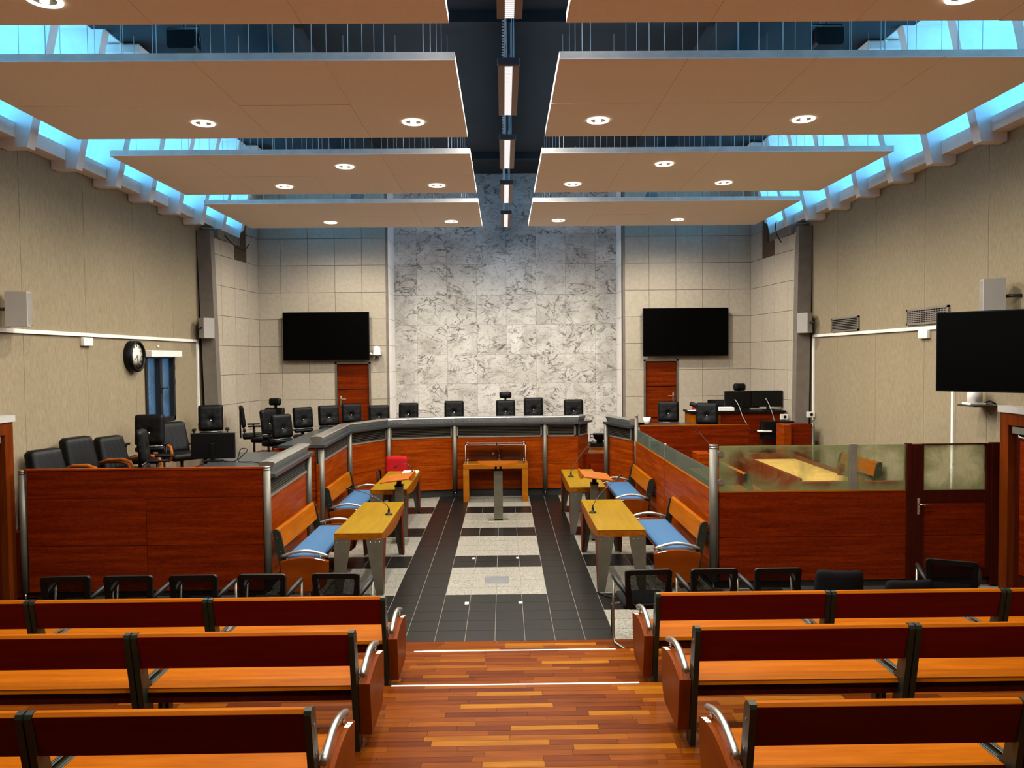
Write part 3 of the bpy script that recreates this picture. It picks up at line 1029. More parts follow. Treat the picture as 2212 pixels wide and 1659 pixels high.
# left dock: the big front partition
org = (-4.1, 9.0, 0)
ld_ = thing('dock_partition', 'large dark red wood partition with steel end posts in front of the left seats', 'partition', org)
for (x0, x1, z0, z1) in ((-5.46, -2.72, 1.21, 1.535), (-5.46, -4.083, 0.65, 1.205), (-4.077, -2.72, 0.65, 1.205), (-5.46, -4.083, 0.11, 0.645), (-4.077, -2.72, 0.11, 0.645)):
    Bx((x0 - org[0], -0.02, z0), (x1 - org[0], 0.02, z1)).build('panel', 'wood_panel_dark', ld_)
Bx((-5.48 - org[0], -0.03, 1.536), (-2.70 - org[0], 0.035, 1.556)).build('top_rail', 'wood_panel', ld_)
Bx((-5.4 - org[0], 0.03, 0.0), (-2.75 - org[0], 0.06, 0.12)).build('plinth', 'plinth', ld_)
Bx((-5.47 - org[0], 0.021, 0.11), (-2.71 - org[0], 0.03, 1.53)).build('backing', 'plinth', ld_)
post(ld_, -5.52 - org[0], 0, 0.10, 1.545); post(ld_, -2.67 - org[0], -0.01, 0.10, 1.565)

# right dock: wood base, glass upper part and a door
org = (4.2, 9.15, 0)
rd = thing('glazed_dock_front', 'dark red wood dock front with a grimy glass upper part on the right', 'partition', org)
for z0, z1 in ((0.10, 0.622), (0.628, 1.165)):
    Bx((2.68 - org[0], -0.02, z0), (4.925 - org[0], 0.02, z1)).build('panel', 'wood_panel_dark', rd)
Bx((2.68 - org[0], 0.03, 0), (4.92 - org[0], 0.06, 0.1)).build('plinth', 'plinth', rd)
Bx((2.68 - org[0], 0.021, 0.1), (4.92 - org[0], 0.029, 1.16)).build('backing', 'plinth', rd)
Bx((2.68 - org[0], -0.024, 1.166), (4.925 - org[0], 0.024, 1.178)).build('sill_strip', 'wood_bench', rd)
Bx((2.68 - org[0], -0.005, 1.18), (4.25 - org[0], 0.005, 1.725)).build('glass_pane', 'glass_dock', rd)
Bx((4.33 - org[0], -0.005, 1.18), (4.925 - org[0], 0.005, 1.725)).build('glass_pane', 'glass_dock', rd)
mp = Bx((4.245 - org[0], -0.02, 1.175), (4.335 - org[0], 0.02, 1.735)).build('mullion', 'column_paint', rd)
for k in range(5):
    B().lathe([(0.007, -0.024), (0.007, -0.018)], (4.29 - org[0], 0, 1.2 + k * 0.125), 8, 'y').build('rivet', 'chrome', mp)
post(rd, 2.615 - org[0], 0, 0.10, 1.745, 0.05)
for z in (1.29, 1.63):
    B().lathe([(0.035, -0.016), (0.035, 0.016)], (2.70 - org[0], 0, z), 16, 'y').build('glass_clamp', 'alu', rd)

org = (5.45, 9.15, 0)
dd = thing('dock_door', 'dark wood dock door with a grimy window and lever handle', 'door', org)
b = B()
for a, c in (((4.93, 0.08), (4.985, 1.735)), ((5.95, 0.02), (6.08, 1.735)), ):
    b.box((a[0] - org[0], -0.04, a[1]), (c[0] - org[0], 0.04, c[1]))
b.build('door_frame', 'wood_frame', dd)
b = B()
for a, c in (((4.99, 0.12), (5.135, 1.725)), ((5.89, 0.12), (5.945, 1.725)), ((5.135, 0.12), (5.89, 0.23)), ((5.135, 1.03), (5.89, 1.17)), ((5.135, 1.715), (5.89, 1.728))):
    b.box((a[0] - org[0], -0.03, a[1]), (c[0] - org[0], 0.03, c[1]))
b.build('door_leaf', 'wood_frame', dd)
for z0, z1 in ((0.235, 0.62), (0.626, 1.025)):
    Bx((5.138 - org[0], -0.012, z0), (5.887 - org[0], 0.012, z1)).build('door_panel', 'wood_panel_dark', dd)
Bx((5.137 - org[0], 0.013, 0.232), (5.888 - org[0], 0.02, 1.028)).build('backing', 'plinth', dd)
Bx((5.137 - org[0], -0.005, 1.172), (5.888 - org[0], 0.005, 1.713)).build('glass_pane', 'glass_dock', dd)
b = B().rbox((5.05 - org[0], -0.045, 0.88), (5.09 - org[0], -0.031, 1.08), 0.012)
b.tube([(5.07 - org[0], -0.04, 1.01), (5.07 - org[0], -0.085, 1.01), (5.10 - org[0], -0.09, 1.008), (5.19 - org[0], -0.09, 1.012)], 0.011)
b.tube([(5.07 - org[0], -0.05, 0.925), (5.07 - org[0], -0.04, 0.925)], 0.009)
b.build('door_handle', 'chrome', dd)

# right dock: the long side partition facing the court
org = (2.6, 11.7, 0)
sd = thing('side_partition', 'long wood side partition of the right dock topped with low green glass', 'partition', org)
for (y0, y1) in ((9.2, 11.79), (11.80, 14.40)):
    for z0, z1 in ((0.10, 0.65), (0.656, 1.195)):
        Bx((-0.02, y0 - org[1], z0), (0.02, y1 - org[1] - 0.006, z1)).build('panel', 'wood_panel', sd)
Bx((0.03, 9.2 - org[1], 0), (0.06, 14.4 - org[1], 0.1)).build('plinth', 'plinth', sd)
Bx((0.021, 9.2 - org[1], 0.1), (0.029, 14.39 - org[1], 1.19)).build('backing', 'plinth', sd)
Bx((-0.024, 9.2 - org[1], 1.196), (0.024, 14.4 - org[1], 1.21)).build('top_strip', 'wood_bench', sd)
for (y0, y1) in ((9.22, 11.82), (11.87, 14.36)):
    Bx((-0.005, y0 - org[1], 1.212), (0.005, y1 - org[1], 1.44)).build('glass_pane', 'glass_side', sd)
b = B().rbox((-0.018, 11.825 - org[1], 1.19), (0.018, 11.865 - org[1], 1.452), 0.004, 1); b.build('glass_post', 'alu', sd)
post(sd, 0, 14.42 - org[1], 0.1, 1.70, 0.035)

# right dock: back partition with a gap for its gate
org = (3.65, 14.40, 0)
bk = thing('rear_partition', 'reddish wood back partition of the right dock', 'partition', org)
for z0, z1 in ((0.1, 0.80), (0.806, 1.50)):
    Bx((2.66 - org[0], -0.02, z0), (4.71 - org[0], 0.02, z1)).build('panel', 'wood_panel_dark', bk)
Bx((2.66 - org[0], -0.024, 1.5), (4.71 - org[0], 0.024, 1.512)).build('top_strip', 'wood_bench', bk)
B().tube([(4.73 - org[0], -0.03, 1.29)] + arc((4.73 - org[0], 1.15), 0.14, PI / 2, -PI / 2, 10, 'xz', -0.03), 0.014).build('grab_handle', 'alu', bk)
org = (5.63, 14.40, 0)
cb = thing('dock_cabinet', 'small red wood cabinet with steel post against the right wall', 'cabinet', org)
Bx((5.36 - org[0], -0.05, 0.05), (5.50 - org[0], 0.35, 1.495)).build('side_box', 'wood_panel', cb)
Bx((5.503 - org[0], 0.0, 0.05), (5.90 - org[0], 0.35, 1.50)).build('body', 'wood_panel_dark', cb)
post(cb, 5.94 - org[0], 0.03, 0.05, 1.51, 0.035)
# dock furniture seen through the glass: raised floor, desk with rim, two benches
struct(Bx((2.66, 9.2, 0.0), (XR, 14.36, 0.30)).build('floor_dock', 'carpet'))
org = (4.75, 12.3, 0.30)
dk = thing('dock_desk', 'long wood dock desk with a raised rim and pale writing top', 'desk', org)
Bx((-0.42, -1.45, 0.66), (0.42, 1.0, 0.70)).build('desk_top', 'dock_top', dk)
for a, c in (((-0.47, -1.5, 0.0), (-0.42, 1.05, 0.76)), ((0.42, -1.5, 0.0), (0.47, 1.05, 0.76)), ((-0.42, 1.0, 0.0), (0.42, 1.05, 0.80))):
    B().rbox(a, c, 0.012).build('rim_board', 'leg_wood', dk)
B().rbox((-0.47, -1.6, 0.0), (1.25, -1.5, 0.72), 0.015).build('front_board', 'leg_wood', dk)
B().rbox((0.36, -0.9, 0.70), (0.46, -0.8, 0.88), 0.02).build('end_knob', 'leg_wood', dk)

# clerk counter at the back right, on the platform
org = (4.95, 15.5, PLAT)
rc = thing('rear_counter', 'wood counter with a black top at the back right holding two monitors', 'counter', org)
B().prism([(-1.12, -0.15), (-0.5, -0.22), (0.80, -0.22), (0.76, 0.42), (-1.12, 0.42)], 'z', 0.86, 0.90).build('worktop', 'black_plastic', rc)
B().prism([(-1.08, -0.10), (-0.5, -0.17), (-0.5, -0.13), (-1.08, -0.06)], 'z', 0.0, 0.858).build('front_panel', 'wood_bench', rc)
Bx((-0.495, -0.17, 0.0), (0.78, -0.13, 0.858)).build('front_panel', 'wood_panel_dark', rc)
Bx((-1.08, -0.05, 0.0), (-1.05, 0.42, 0.858)).build('side_panel', 'wood_bench', rc)

# ================================================================== BENCHES
def make_bench(L, arms, cushion, name):
    """faces +y, centred on x, rear posts at y = 0"""
    root = link(name, None)
    h = L / 2
    def yb(z): return 0.17 - 0.17 * z / 0.815
    for s in (-1, 1):
        xa, xb = sorted((s * h, s * (h - 0.034)))
        pr = [(0.14, 0.0), (0.24, 0.0), (yb(0.33) + 0.09, 0.33), (0.30, 0.352), (0.46, 0.362), (0.46, 0.405), (0.24, 0.415), (yb(0.50) + 0.085, 0.47), (yb(0.77) + 0.075, 0.775), (yb(0.80) + 0.06, 0.805), (yb(0.82) + 0.03, 0.818), (yb(0.81), 0.81), (yb(0.79) - 0.012, 0.79)]
        ef = B().prism(pr, 'x', xa, xb).build('end_frame', 'frame_metal', root)
        xo = s * h
        for yz in ((yb(0.72) + 0.03, 0.72), (yb(0.56) + 0.03, 0.56)):
            B().lathe([(0.007, 0), (0.007, s * 0.003)], (xo, *yz), 8, 'x').build('screw', 'steel', ef)
        lx = sorted((s * (h - 0.005), s * (h - 0.03)))
        B().prism([(0.43, 0.0), (0.48, 0.0), (0.50, 0.37), (0.42, 0.37)], 'x', lx[0], lx[1]).build('front_leg', 'frame_metal', root)
        st = sorted((s * (h - 0.040), s * (h - 0.012)))
        b = B().rbox((st[0], 0.17, 0.428), (st[1], 0.52, 0.437), 0.003, 1); b.rbox((st[0] + 0.010, 0.17, 0.436), (st[1] - 0.010, 0.52, 0.441), 0.002, 1)
        b.build('seat_strip', 'frame_metal', root)
    hi = h - 0.036
    # backrest board, leaning with the posts
    b = B()
    y0, y1 = yb(0.585), yb(0.80)
    b.prism([(y0 + 0.002, 0.585), (y0 + 0.05, 0.585), (y1 + 0.055, 0.797), (y1 + 0.04, 0.812), (y1 + 0.012, 0.812), (y1 - 0.002, 0.797)], 'x', -hi, hi)
    bkr = b.build('backrest', 'wood_bench', root)
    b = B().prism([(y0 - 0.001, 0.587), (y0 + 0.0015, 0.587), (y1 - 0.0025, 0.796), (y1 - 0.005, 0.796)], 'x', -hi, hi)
    b.build('rear_shade_layer', 'wood_bench_shaded', bkr)  # thin maroon sheet that paints the backrest's unlit rear darker
    b = B().prism([(0.12, 0.405), (0.14, 0.398), (0.52, 0.398), (0.548, 0.41), (0.55, 0.425), (0.54, 0.432), (0.13, 0.430)], 'x', -hi, hi)
    b.build('seat', 'wood_bench', root)
    Bx((-hi, 0.14, 0.33), (hi, 0.165, 0.397)).build('rear_rail', 'wood_frame', root)
    Bx((-hi, 0.45, 0.34), (hi, 0.475, 0.397)).build('front_rail', 'wood_frame', root)
    if cushion:
        B().rbox((-hi + 0.03, 0.13, 0.433), (hi - 0.03, 0.56, 0.50), 0.03, 3).build('cushion', 'blue_cushion', root)
    for s in arms:
        x0 = s * (h + 0.003)
        x1 = s * (h + 0.075)
        pr = [(0.16, 0.10), (0.55, 0.11), (0.61, 0.16), (0.645, 0.26), (0.655, 0.45)]
        pr += [(0.655 - i / 8 * 0.56, 0.45 + 0.045 * math.sin(PI * i / 8)) for i in range(1, 8)]
        pr += [(0.095, 0.45)]
        xa, xb = sorted((x0, x1))
        ap = B().prism(pr, 'x', xa, xb).build('arm_panel', 'wood_arm_panel', root)
        xm = x0 + s * 0.026
        pts = [(xm, 0.10 + i / 12 * 0.55, 0.502 + 0.065 * math.sin(PI * i / 12)) for i in range(13)]
        arm = B().tube(pts, 0.019, 12).build('arm_rail', 'alu', root)
        for i in (2, 10):
            p = pts[i]
            b = B().ball((p[0], p[1], p[2] - 0.028), 0.014, 10); b.tube([(p[0], p[1], p[2] - 0.01), (p[0], p[1], p[2] - 0.075)], 0.007, 6)
            b.build('arm_stud', 'alu', arm)
        # seat-number sticker on top of the arm panel
        sa, sb = sorted((x0 + s * 0.042, x0 + s * 0.072))
        b = B(); zz = lambda y: 0.45 + 0.045 * math.sin(PI * (0.655 - y) / 0.56) + 0.002
        for i in range(4):
            ya, yc = 0.50 + i * 0.028, 0.50 + (i + 1) * 0.028
            b._add([(sa, ya, zz(ya)), (sb, ya, zz(ya)), (sb, yc, zz(yc)), (sa, yc, zz(yc))], [(0, 1, 2, 3)])
        b.build('number_sticker', 'paper', ap)
    return root

def put(proto, used, loc, rz, label, group, cat, tall=1.0):
    if not used:
        proto.location = loc; proto.rotation_euler = (0, 0, rz); tag(proto, label, cat, group)
        used.append(1)
        o = proto
    else:
        o = dup(proto, loc, rz, label, group)
        o['category'] = cat
    o.scale = (1, 1, tall)
    return o
LB = 1.35
bl, br_, bm_ = make_bench(LB, (1,), False, 'gallery_bench'), make_bench(LB, (-1,), False, 'gallery_bench'), make_bench(LB, (), False, 'gallery_bench')
ul, ur, um = [], [], []
G = 'public gallery benches'
BR = [(5.85, S1, 'front'), (4.64, S2, 'middle'), (3.60, S2, 'nearest')]
for y, z, nm in BR:
    xi = -0.815
    put(bl, ul, (xi - LB / 2, y, z), 0, 'wooden gallery bench with steel arm at the aisle, left side, %s row' % nm, G, 'bench')
    put(bm_, um, (xi - LB * 1.5 - 0.01, y, z), 0, 'wooden gallery bench second from the aisle, left side, %s row' % nm, G, 'bench')
    if nm == 'front':
        put(bm_, um, (xi - LB * 2.5 - 0.02, y, z), 0, 'wooden gallery bench third from the aisle, left side, front row', G, 'bench')
    xi = 1.27
    put(br_, ur, (xi + LB / 2, y, z), 0, 'wooden gallery bench with steel arm at the aisle, right side, %s row' % nm, G, 'bench')
    put(bm_, um, (xi + LB * 1.5 + 0.01, y, z), 0, 'wooden gallery bench second from the aisle, right side, %s row' % nm, G, 'bench')
    if nm == 'front':
        put(bm_, um, (xi + LB * 2.5 + 0.02, y, z), 0, 'wooden gallery bench third from the aisle, right side, front row', G, 'bench')
# the two legible seat-number stickers nearest the camera
def sticker_text(bench, txt, s):
    cu = bpy.data.curves.new('sticker_number', 'FONT'); cu.body = txt; cu.size = 0.024; cu.align_x = 'CENTER'; cu.align_y = 'CENTER'
    tmp = bpy.data.objects.new('sticker_number', cu); COL.objects.link(tmp)
    me = bpy.data.meshes.new_from_object(tmp.evaluated_get(bpy.context.evaluated_depsgraph_get()))
    bpy.data.objects.remove(tmp)
    me.materials.append(MATS['black_plastic'])
    arm = [c for c in bench.children if c.name.startswith('arm_panel')][0]
    o = link('sticker_number', me, arm, (s * (LB / 2 + 0.06), 0.55, 0.4785), s * PI / 2)
    o.rotation_euler.x = 0.0
for o_ in list(COL.objects):
    if o_.get('label', '').startswith('wooden gallery bench with steel arm') and 'nearest row' in o_['label']:
        sticker_text(o_, '8' if 'left side' in o_['label'] else '28', 1 if 'left side' in o_['label'] else -1)
LC = 1.76
cb0 = make_bench(LC, (1, -1), True, 'cushioned_bench')
uc = []
G = 'counsel benches with blue cushions'
put(cb0, uc, (-2.61, 9.86, 0), -PI / 2, 'wooden bench with blue cushion behind the near left table', G, 'bench')
put(cb0, uc, (-2.69, 12.75, 0), -PI / 2, 'wooden bench with blue cushion behind the far left table', G, 'bench')
put(cb0, uc, (2.54, 10.02, 0), PI / 2, 'wooden bench with blue cushion behind the near right table', G, 'bench')
put(cb0, uc, (2.54, 13.30, 0), PI / 2, 'wooden bench with blue cushion behind the far right table', G, 'bench')
# two benches inside the glazed dock
db = dup(bm_, (3.55, 11.6, 0.30), -PI / 2, 'orange wood bench inside the right dock left of its desk', 'benches inside the right dock')
db = dup(bm_, (6.02, 12.6, 0.30), PI / 2, 'orange wood bench inside the right dock by the wall', 'benches inside the right dock')

# ================================================================== COUNSEL TABLES
def make_table(s):
    """long along y (1.96), court side towards s*x; origin at the floor centre"""
    root = link('counsel_table', None)
    W, L, H = 0.575, 1.96, 0.75
    B().rbox((-W / 2, -L / 2, H - 0.012), (W / 2, L / 2, H), 0.004, 1).build('table_top', 'maple_top', root)
    for sx in (-1, 1):
        b = B()
        pr = [(-L / 2, H - 0.013), (L / 2, H - 0.013), (L / 2, H - 0.075)] + [(L / 2 - i / 10 * L, H - 0.075 - 0.10 * math.sin(PI * i / 10)) for i in range(1, 10)] + [(-L / 2, H - 0.075)]
        xa, xb = sorted((sx * W / 2, sx * (W / 2 - 0.025)))
        b.prism(pr, 'x', xa, xb); b.build('side_apron', 'maple_edge', root)
    for sy in (-1, 1):
        pr = [(-W / 2 + 0.026, H - 0.013), (W / 2 - 0.026, H - 0.013), (W / 2 - 0.026, H - 0.065)] + [(W / 2 - 0.026 - i / 8 * (W - 0.052), H - 0.065 - 0.018 * math.sin(PI * i / 8)) for i in range(1, 8)] + [(-W / 2 + 0.026, H - 0.065)]
        ya, yb = sorted((sy * L / 2, sy * (L / 2 - 0.025)))
        B().prism(pr, 'y', ya, yb).build('end_apron', 'maple_edge', root)
    for sx in (-1, 1):
        for sy in (-1, 1):
            x = sx * W / 2
            y = sy * (L / 2 + 0.004)
            pr = [(x, H - 0.07), (x - sx * 0.20, H - 0.083), (x - sx * 0.165, 0.45), (x - sx * 0.085, 0.0), (x - sx * 0.0, 0.0)]
            ya, yb = sorted((y, y - sy * 0.012))
            lg = B().prism(pr, 'y', ya, yb).build('leg', 'steel_leg', root)
            pr = [(y - sy * 0.014, H - 0.07), (y - sy * 0.30, H - 0.11), (y - sy * 0.22, 0.45), (y - sy * 0.09, 0.0), (y - sy * 0.014, 0.0)]
            xa, xb = sorted((x - sx * 0.003, x - sx * 0.022))
            B().prism(pr, 'x', xa, xb).build('leg_flank', 'leg_wood', lg)
            for k in range(3):
                B().lathe([(0.009, sy * 0.005), (0.006, sy * 0.008), (0.001, sy * 0.009)], (x - sx * (0.035 + k * 0.055), y, H - 0.112), 8, 'y').build('rivet', 'chrome', lg)
    return root
tb0 = make_table(1)
ut = []
G = 'counsel tables'
put(tb0, ut, (-1.625, 10.03, 0), 0, 'yellow maple table on steel legs, near left', G, 'table')
put(tb0, ut, (-1.72, 13.05, 0), 0, 'yellow maple table on steel legs, far left, with papers', G, 'table')
put(tb0, ut, (1.495, 10.04, 0), 0, 'yellow maple table on steel legs, near right', G, 'table')
put(tb0, ut, (1.43, 13.06, 0), 0, 'yellow maple table on steel legs, far right', G, 'table')

# ---- lecterns: steel column, two black struts, tilted wood tray
def make_lectern():
    root = link('lectern', None)
    B().rbox((-0.17, -0.13, 0.0), (0.17, 0.13, 0.008), 0.003, 1).build('base_plate', 'brass_plate', root)
    Bx((-0.075, -0.055, 0.03), (0.075, 0.055, 0.86)).build('column', 'steel_leg', root)
    Bx((-0.07, -0.05, 0.008), (0.07, 0.05, 0.03)).build('column_foot', 'black_plastic', root)
    B().rbox((-0.078, -0.06, 0.86), (0.078, 0.06, 0.885), 0.004, 1).build('collar', 'black_plastic', root)
    for s in (-1, 1):
        Bx((s * 0.04 - 0.018, -0.03, 0.885), (s * 0.04 + 0.018, 0.03, 0.97)).build('strut', 'black_plastic', root)
    t = B(); t.M = Matrix.Translation((0, 0, 0.985)) @ Matrix.Rotation(R(-8), 4, 'X')
    t.rbox((-0.34, -0.20, 0), (0.34, 0.24, 0.022), 0.005, 1)
    tr = t.build('tray', 'tray_wood', root)
    t = B(); t.M = Matrix.Translation((0, 0, 0.985)) @ Matrix.Rotation(R(-8), 4, 'X')
    t.prism([(-0.34, 0.045), (0.34, 0.045), (0.33, -0.01), (0.12, -0.05), (-0.12, -0.05), (-0.33, -0.01)], 'y', -0.22, -0.201)
    t.build('tray_lip', 'tray_wood', tr)
    return root
le0 = make_lectern()
ue = []
put(le0, ue, (0.0, 13.22, 0), PI, 'steel lectern with wood tray in the middle of the court', 'lecterns', 'lectern')
put(le0, ue, (-1.5, 11.70, 0), PI / 2, 'steel lectern with wood tray between the two left tables', 'lecterns', 'lectern')
put(le0, ue, (1.48, 11.70, 0), -PI / 2, 'steel lectern with wood tray between the two right tables', 'lecterns', 'lectern')
le0.rotation_euler = (0, 0, 0)

# ---- exhibit table and its acrylic case
et = thing('exhibit_table', 'plain wood table with panel legs below the judges bench', 'table', (-0.065, 15.15, 0))
B().rbox((-0.63, -0.24, 0.645), (0.63, 0.24, 0.735), 0.004, 1).build('table_top', 'exhibit_wood', et)
for s in (-1, 1):
    xa, xb = sorted((s * 0.63, s * 0.52))
    Bx((xa, -0.24, 0.0), (xb, 0.24, 0.644)).build('leg', 'exhibit_wood', et)
ac = thing('acrylic_case', 'clear acrylic case with steel studs on the wood table', 'display case', (-0.065, 15.18, 0.737))
for a, c in (((-0.585, -0.20, 0.02), (0.585, -0.194, 0.37)), ((-0.585, 0.194, 0.02), (0.585, 0.20, 0.37)), ((-0.585, -0.193, 0.02), (-0.579, 0.193, 0.37)), ((0.579, -0.193, 0.02), (0.585, 0.193, 0.37)), ((-0.60, -0.215, 0.371), (0.60, 0.215, 0.379))):
    Bx(a, c).build('acrylic_sheet', 'glass_acrylic', ac)
for x in (-0.56, 0.56):
    for y in (-0.18, 0.18):
        B().lathe([(0.02, 0.0), (0.02, 0.03), (0.012, 0.035), (0.012, 0.06)], (x, y, 0), 10).build('foot_stud', 'chrome', ac)
        B().lathe([(0.014, 0.36), (0.014, 0.39)], (x, y, 0), 10).build('top_stud', 'chrome', ac)
b = B()
for a, c in (((-0.585, -0.2, 0.37), (0.585, -0.2, 0.37)), ((-0.585, -0.2, 0.02), (-0.585, -0.2, 0.37)), ((0.585, -0.2, 0.02), (0.585, -0.2, 0.37)), ((-0.585, 0.2, 0.37), (0.585, 0.2, 0.37))):
    b.tube([a, c], 0.004, 5)
b.build('bright_edges', 'white_plastic', ac)
B().lathe([(0.022, -0.008), (0.022, 0.0)], (-0.04, -0.203, 0.2), 12, 'y').build('lock_knob', 'chrome', ac)

# ================================================================== CHAIRS
def star_base(root, z=0.0, r=0.28):
    b = B()
    for k in range(5):
        a = 2 * PI * k / 5 + 0.3
        b.tube([(0, 0, 0.10), (r * math.cos(a), r * math.sin(a), 0.065)], [0.024, 0.014], 6)
    b.lathe([(0.035, 0.06), (0.035, 0.14)], (0, 0, 0), 12)
    sb = b.build('star_base', 'black_plastic', root)
    for k in range(5):
        a = 2 * PI * k / 5 + 0.3
        B().lathe([(0.028, -0.02), (0.028, 0.02)], (r * math.cos(a), r * math.sin(a), 0.030), 10, 'y').build('caster', 'black_plastic', sb)
    B().lathe([(0.022, 0.14), (0.022, 0.42)], (0, 0, 0), 12).build('gas_column', 'black_metal', root)

def make_judge(head=False, arms=False, bw=0.43, bh=0.42):
    root = link('judge_chair', None)
    star_base(root)
    B().rbox((-0.235, -0.22, 0.43), (0.235, 0.25, 0.52), 0.035, 3).build('seat', 'black_leather', root)
    zb = 0.635
    b = B(); b.M = Matrix.Translation((0, -0.20, zb)) @ Matrix.Rotation(R(7), 4, 'X')
    b.cushion(bw, bh, 0.085, 0.045, (0.0, bh * 0.40), 15, 15)
    bk_ = b.build('backrest', 'black_leather', root)
    b = B(); b.M = Matrix.Translation((0, -0.20, zb)) @ Matrix.Rotation(R(7), 4, 'X')
    b.lathe([(0.011, 0.02), (0.011, 0.030), (0.006, 0.034)], (0, 0, bh * 0.40), 10, 'y'); b.build('button', 'white_plastic', bk_)
    b = B(); b.M = Matrix.Translation((0, -0.19, 0.545))
    b.cushion(bw * 0.96, 0.075, 0.06, 0.03, None, 9, 5); b.build('lumbar_pad', 'black_leather', root)
    B().prism([(-0.27, 0.44), (-0.235, 0.44), (-0.245, 0.95), (-0.27, 0.95)], 'x', -0.03, 0.03).build('spine', 'black_plastic', root)
    b = B().tube([(-bw * 0.44, -0.195, 0.625), (bw * 0.44, -0.195, 0.625)], 0.008, 6); b.build('gap_bar', 'alu', root)
    if arms:
        for s in (-1, 1):
            b = B().tube([(s * 0.22, 0.0, 0.45), (s * 0.28, 0.0, 0.47), (s * 0.28, 0.0, 0.66)], 0.016, 6)
            b.rbox((s * 0.28 - 0.035, -0.12, 0.66), (s * 0.28 + 0.035, 0.13, 0.69), 0.012)
            b.build('armrest', 'black_plastic', root)
    if head:
        b = B(); b.M = Matrix.Translation((0, -0.25, 1.09)) @ Matrix.Rotation(R(5), 4, 'X')
        b.cushion(0.27, 0.14, 0.08, 0.05, None, 11, 9); hr = b.build('headrest', 'black_leather', root)
        B().prism([(-0.29, 0.94), (-0.265, 0.94), (-0.268, 1.12), (-0.288, 1.12)], 'x', -0.025, 0.025).build('headrest_stem', 'black_plastic', root)
    return root
jc = make_judge(); jh = make_judge(True); ja = make_judge(False, True)
u1, u2_, u3 = [], [], []
G = 'black leather bench chairs'
def seat_at(proto, used, x, y, dz, rz, lab):
    put(proto, used, (x, y, PLAT), R(rz), lab, G, 'chair', 1 + dz / 1.06)
for (x, y, dz, rz, lab) in (
        (-3.60, 13.35, 0.0, -125, 'black chair at the left wing, nearest the corner of the dark worktop'),
        (-3.78, 15.28, 0.0, -140, 'black chair at the left wing in front of the plain beige tiles'),
        (-3.43, 15.75, 0.0, -155, 'black chair just left of the left back door'),
        (-3.13, 16.36, 0.0, -168, 'black chair directly in front of the left back door'),
        (-2.48, 16.0, -0.02, -168, 'black chair between the left back door and the marble wall'),
        (-1.97, 16.4, 0.0, 176, 'black chair at the left edge of the marble wall'),
        (-0.985, 16.65, 0.02, 180, 'black chair on the left of the marble wall, alone'),
        (0.77, 16.75, 0.07, 182, 'black chair just right of the chair with the rectangular headrest'),
        (1.64, 16.6, 0.03, 181, 'rightmost black chair in front of the marble wall'),
        (3.48, 15.68, 0.02, 170, 'black chair in front of the right back door'),
        (4.02, 14.90, 0.03, 155, 'dark chair in front of the white papers of the rear counter')):
    seat_at(jc, u1, x, y, dz, rz, lab)
seat_at(jh, u2_, 0.145, 16.75, 0.02, 180, 'black chair with a rectangular headrest in the middle of the bench')
seat_at(jh, u2_, -4.40, 14.72, 0.03, 165, 'black chair with headrest at the left wing before the tiled corner')
seat_at(ja, u3, -3.98, 13.98, 0.05, -110, 'black armchair turned sideways beside the left headrest chair')
seat_at(ja, u3, -4.86, 15.3, 0.06, -70, 'black office chair seen edge-on beside the splayed tile wall')
seat_at(ja, u3, -5.18, 13.9, 0.14, 200, 'black office chair behind the jury monitor at the grey column')
seat_at(ja, u3, -5.26, 11.55, 0.14, 190, 'large black office chair standing below the small window')
seat_at(ja, u3, -4.46, 10.25, 0.05, -75, 'black office chair turned edge-on beside the jury monitor')
seat_at(jh, u2_, 5.22, 16.36, 0.15, 180, 'black chair with headrest behind the two back right monitors')

def make_lounge():
    root = link('leather_armchair', None)
    star_base(root)
    B().rbox((-0.27, -0.26, 0.40), (0.27, 0.27, 0.52), 0.05, 3).build('seat', 'black_leather', root)
    b = B(); b.M = Matrix.Translation((0, -0.24, 0.46)) @ Matrix.Rotation(R(14), 4, 'X')
    b.cushion(0.54, 0.55, 0.15, 0.07, None, 25, 17, 0.6, 0.006, 0.0, 0.12)
    b.build('backrest', 'black_leather', root)
    for s in (-1, 1):
        pts = [(s * 0.29, -0.30, 0.60), (s * 0.30, -0.10, 0.66), (s * 0.30, 0.12, 0.67), (s * 0.30, 0.24, 0.64), (s * 0.30, 0.28, 0.56), (s * 0.29, 0.22, 0.44), (s * 0.27, 0.1, 0.40)]
        b = B().tube(pts, [0.016, 0.022, 0.024, 0.024, 0.022, 0.02, 0.018], 8)
        b.build('wood_arm', 'arm_wood', root)
    return root
lc = make_lounge(); ul2 = []
G = 'black leather armchairs with wooden arms'
put(lc, ul2, (-5.24, 9.42, PLAT), R(-105), 'leftmost black leather armchair, low behind the left partition', G, 'armchair', 0.94)
put(lc, ul2, (-5.22, 10.11, PLAT), R(-105), 'black leather armchair second from the left behind the partition', G, 'armchair', 1.02)
put(lc, ul2, (-5.14, 10.79, PLAT), R(-105), 'black leather armchair with wood arm, third from the left behind the partition', G, 'armchair', 0.96)
put(lc, ul2, (-5.15, 12.55, PLAT), R(-130), 'black leather armchair with wood arm right below the small window', G, 'armchair', 1.0)

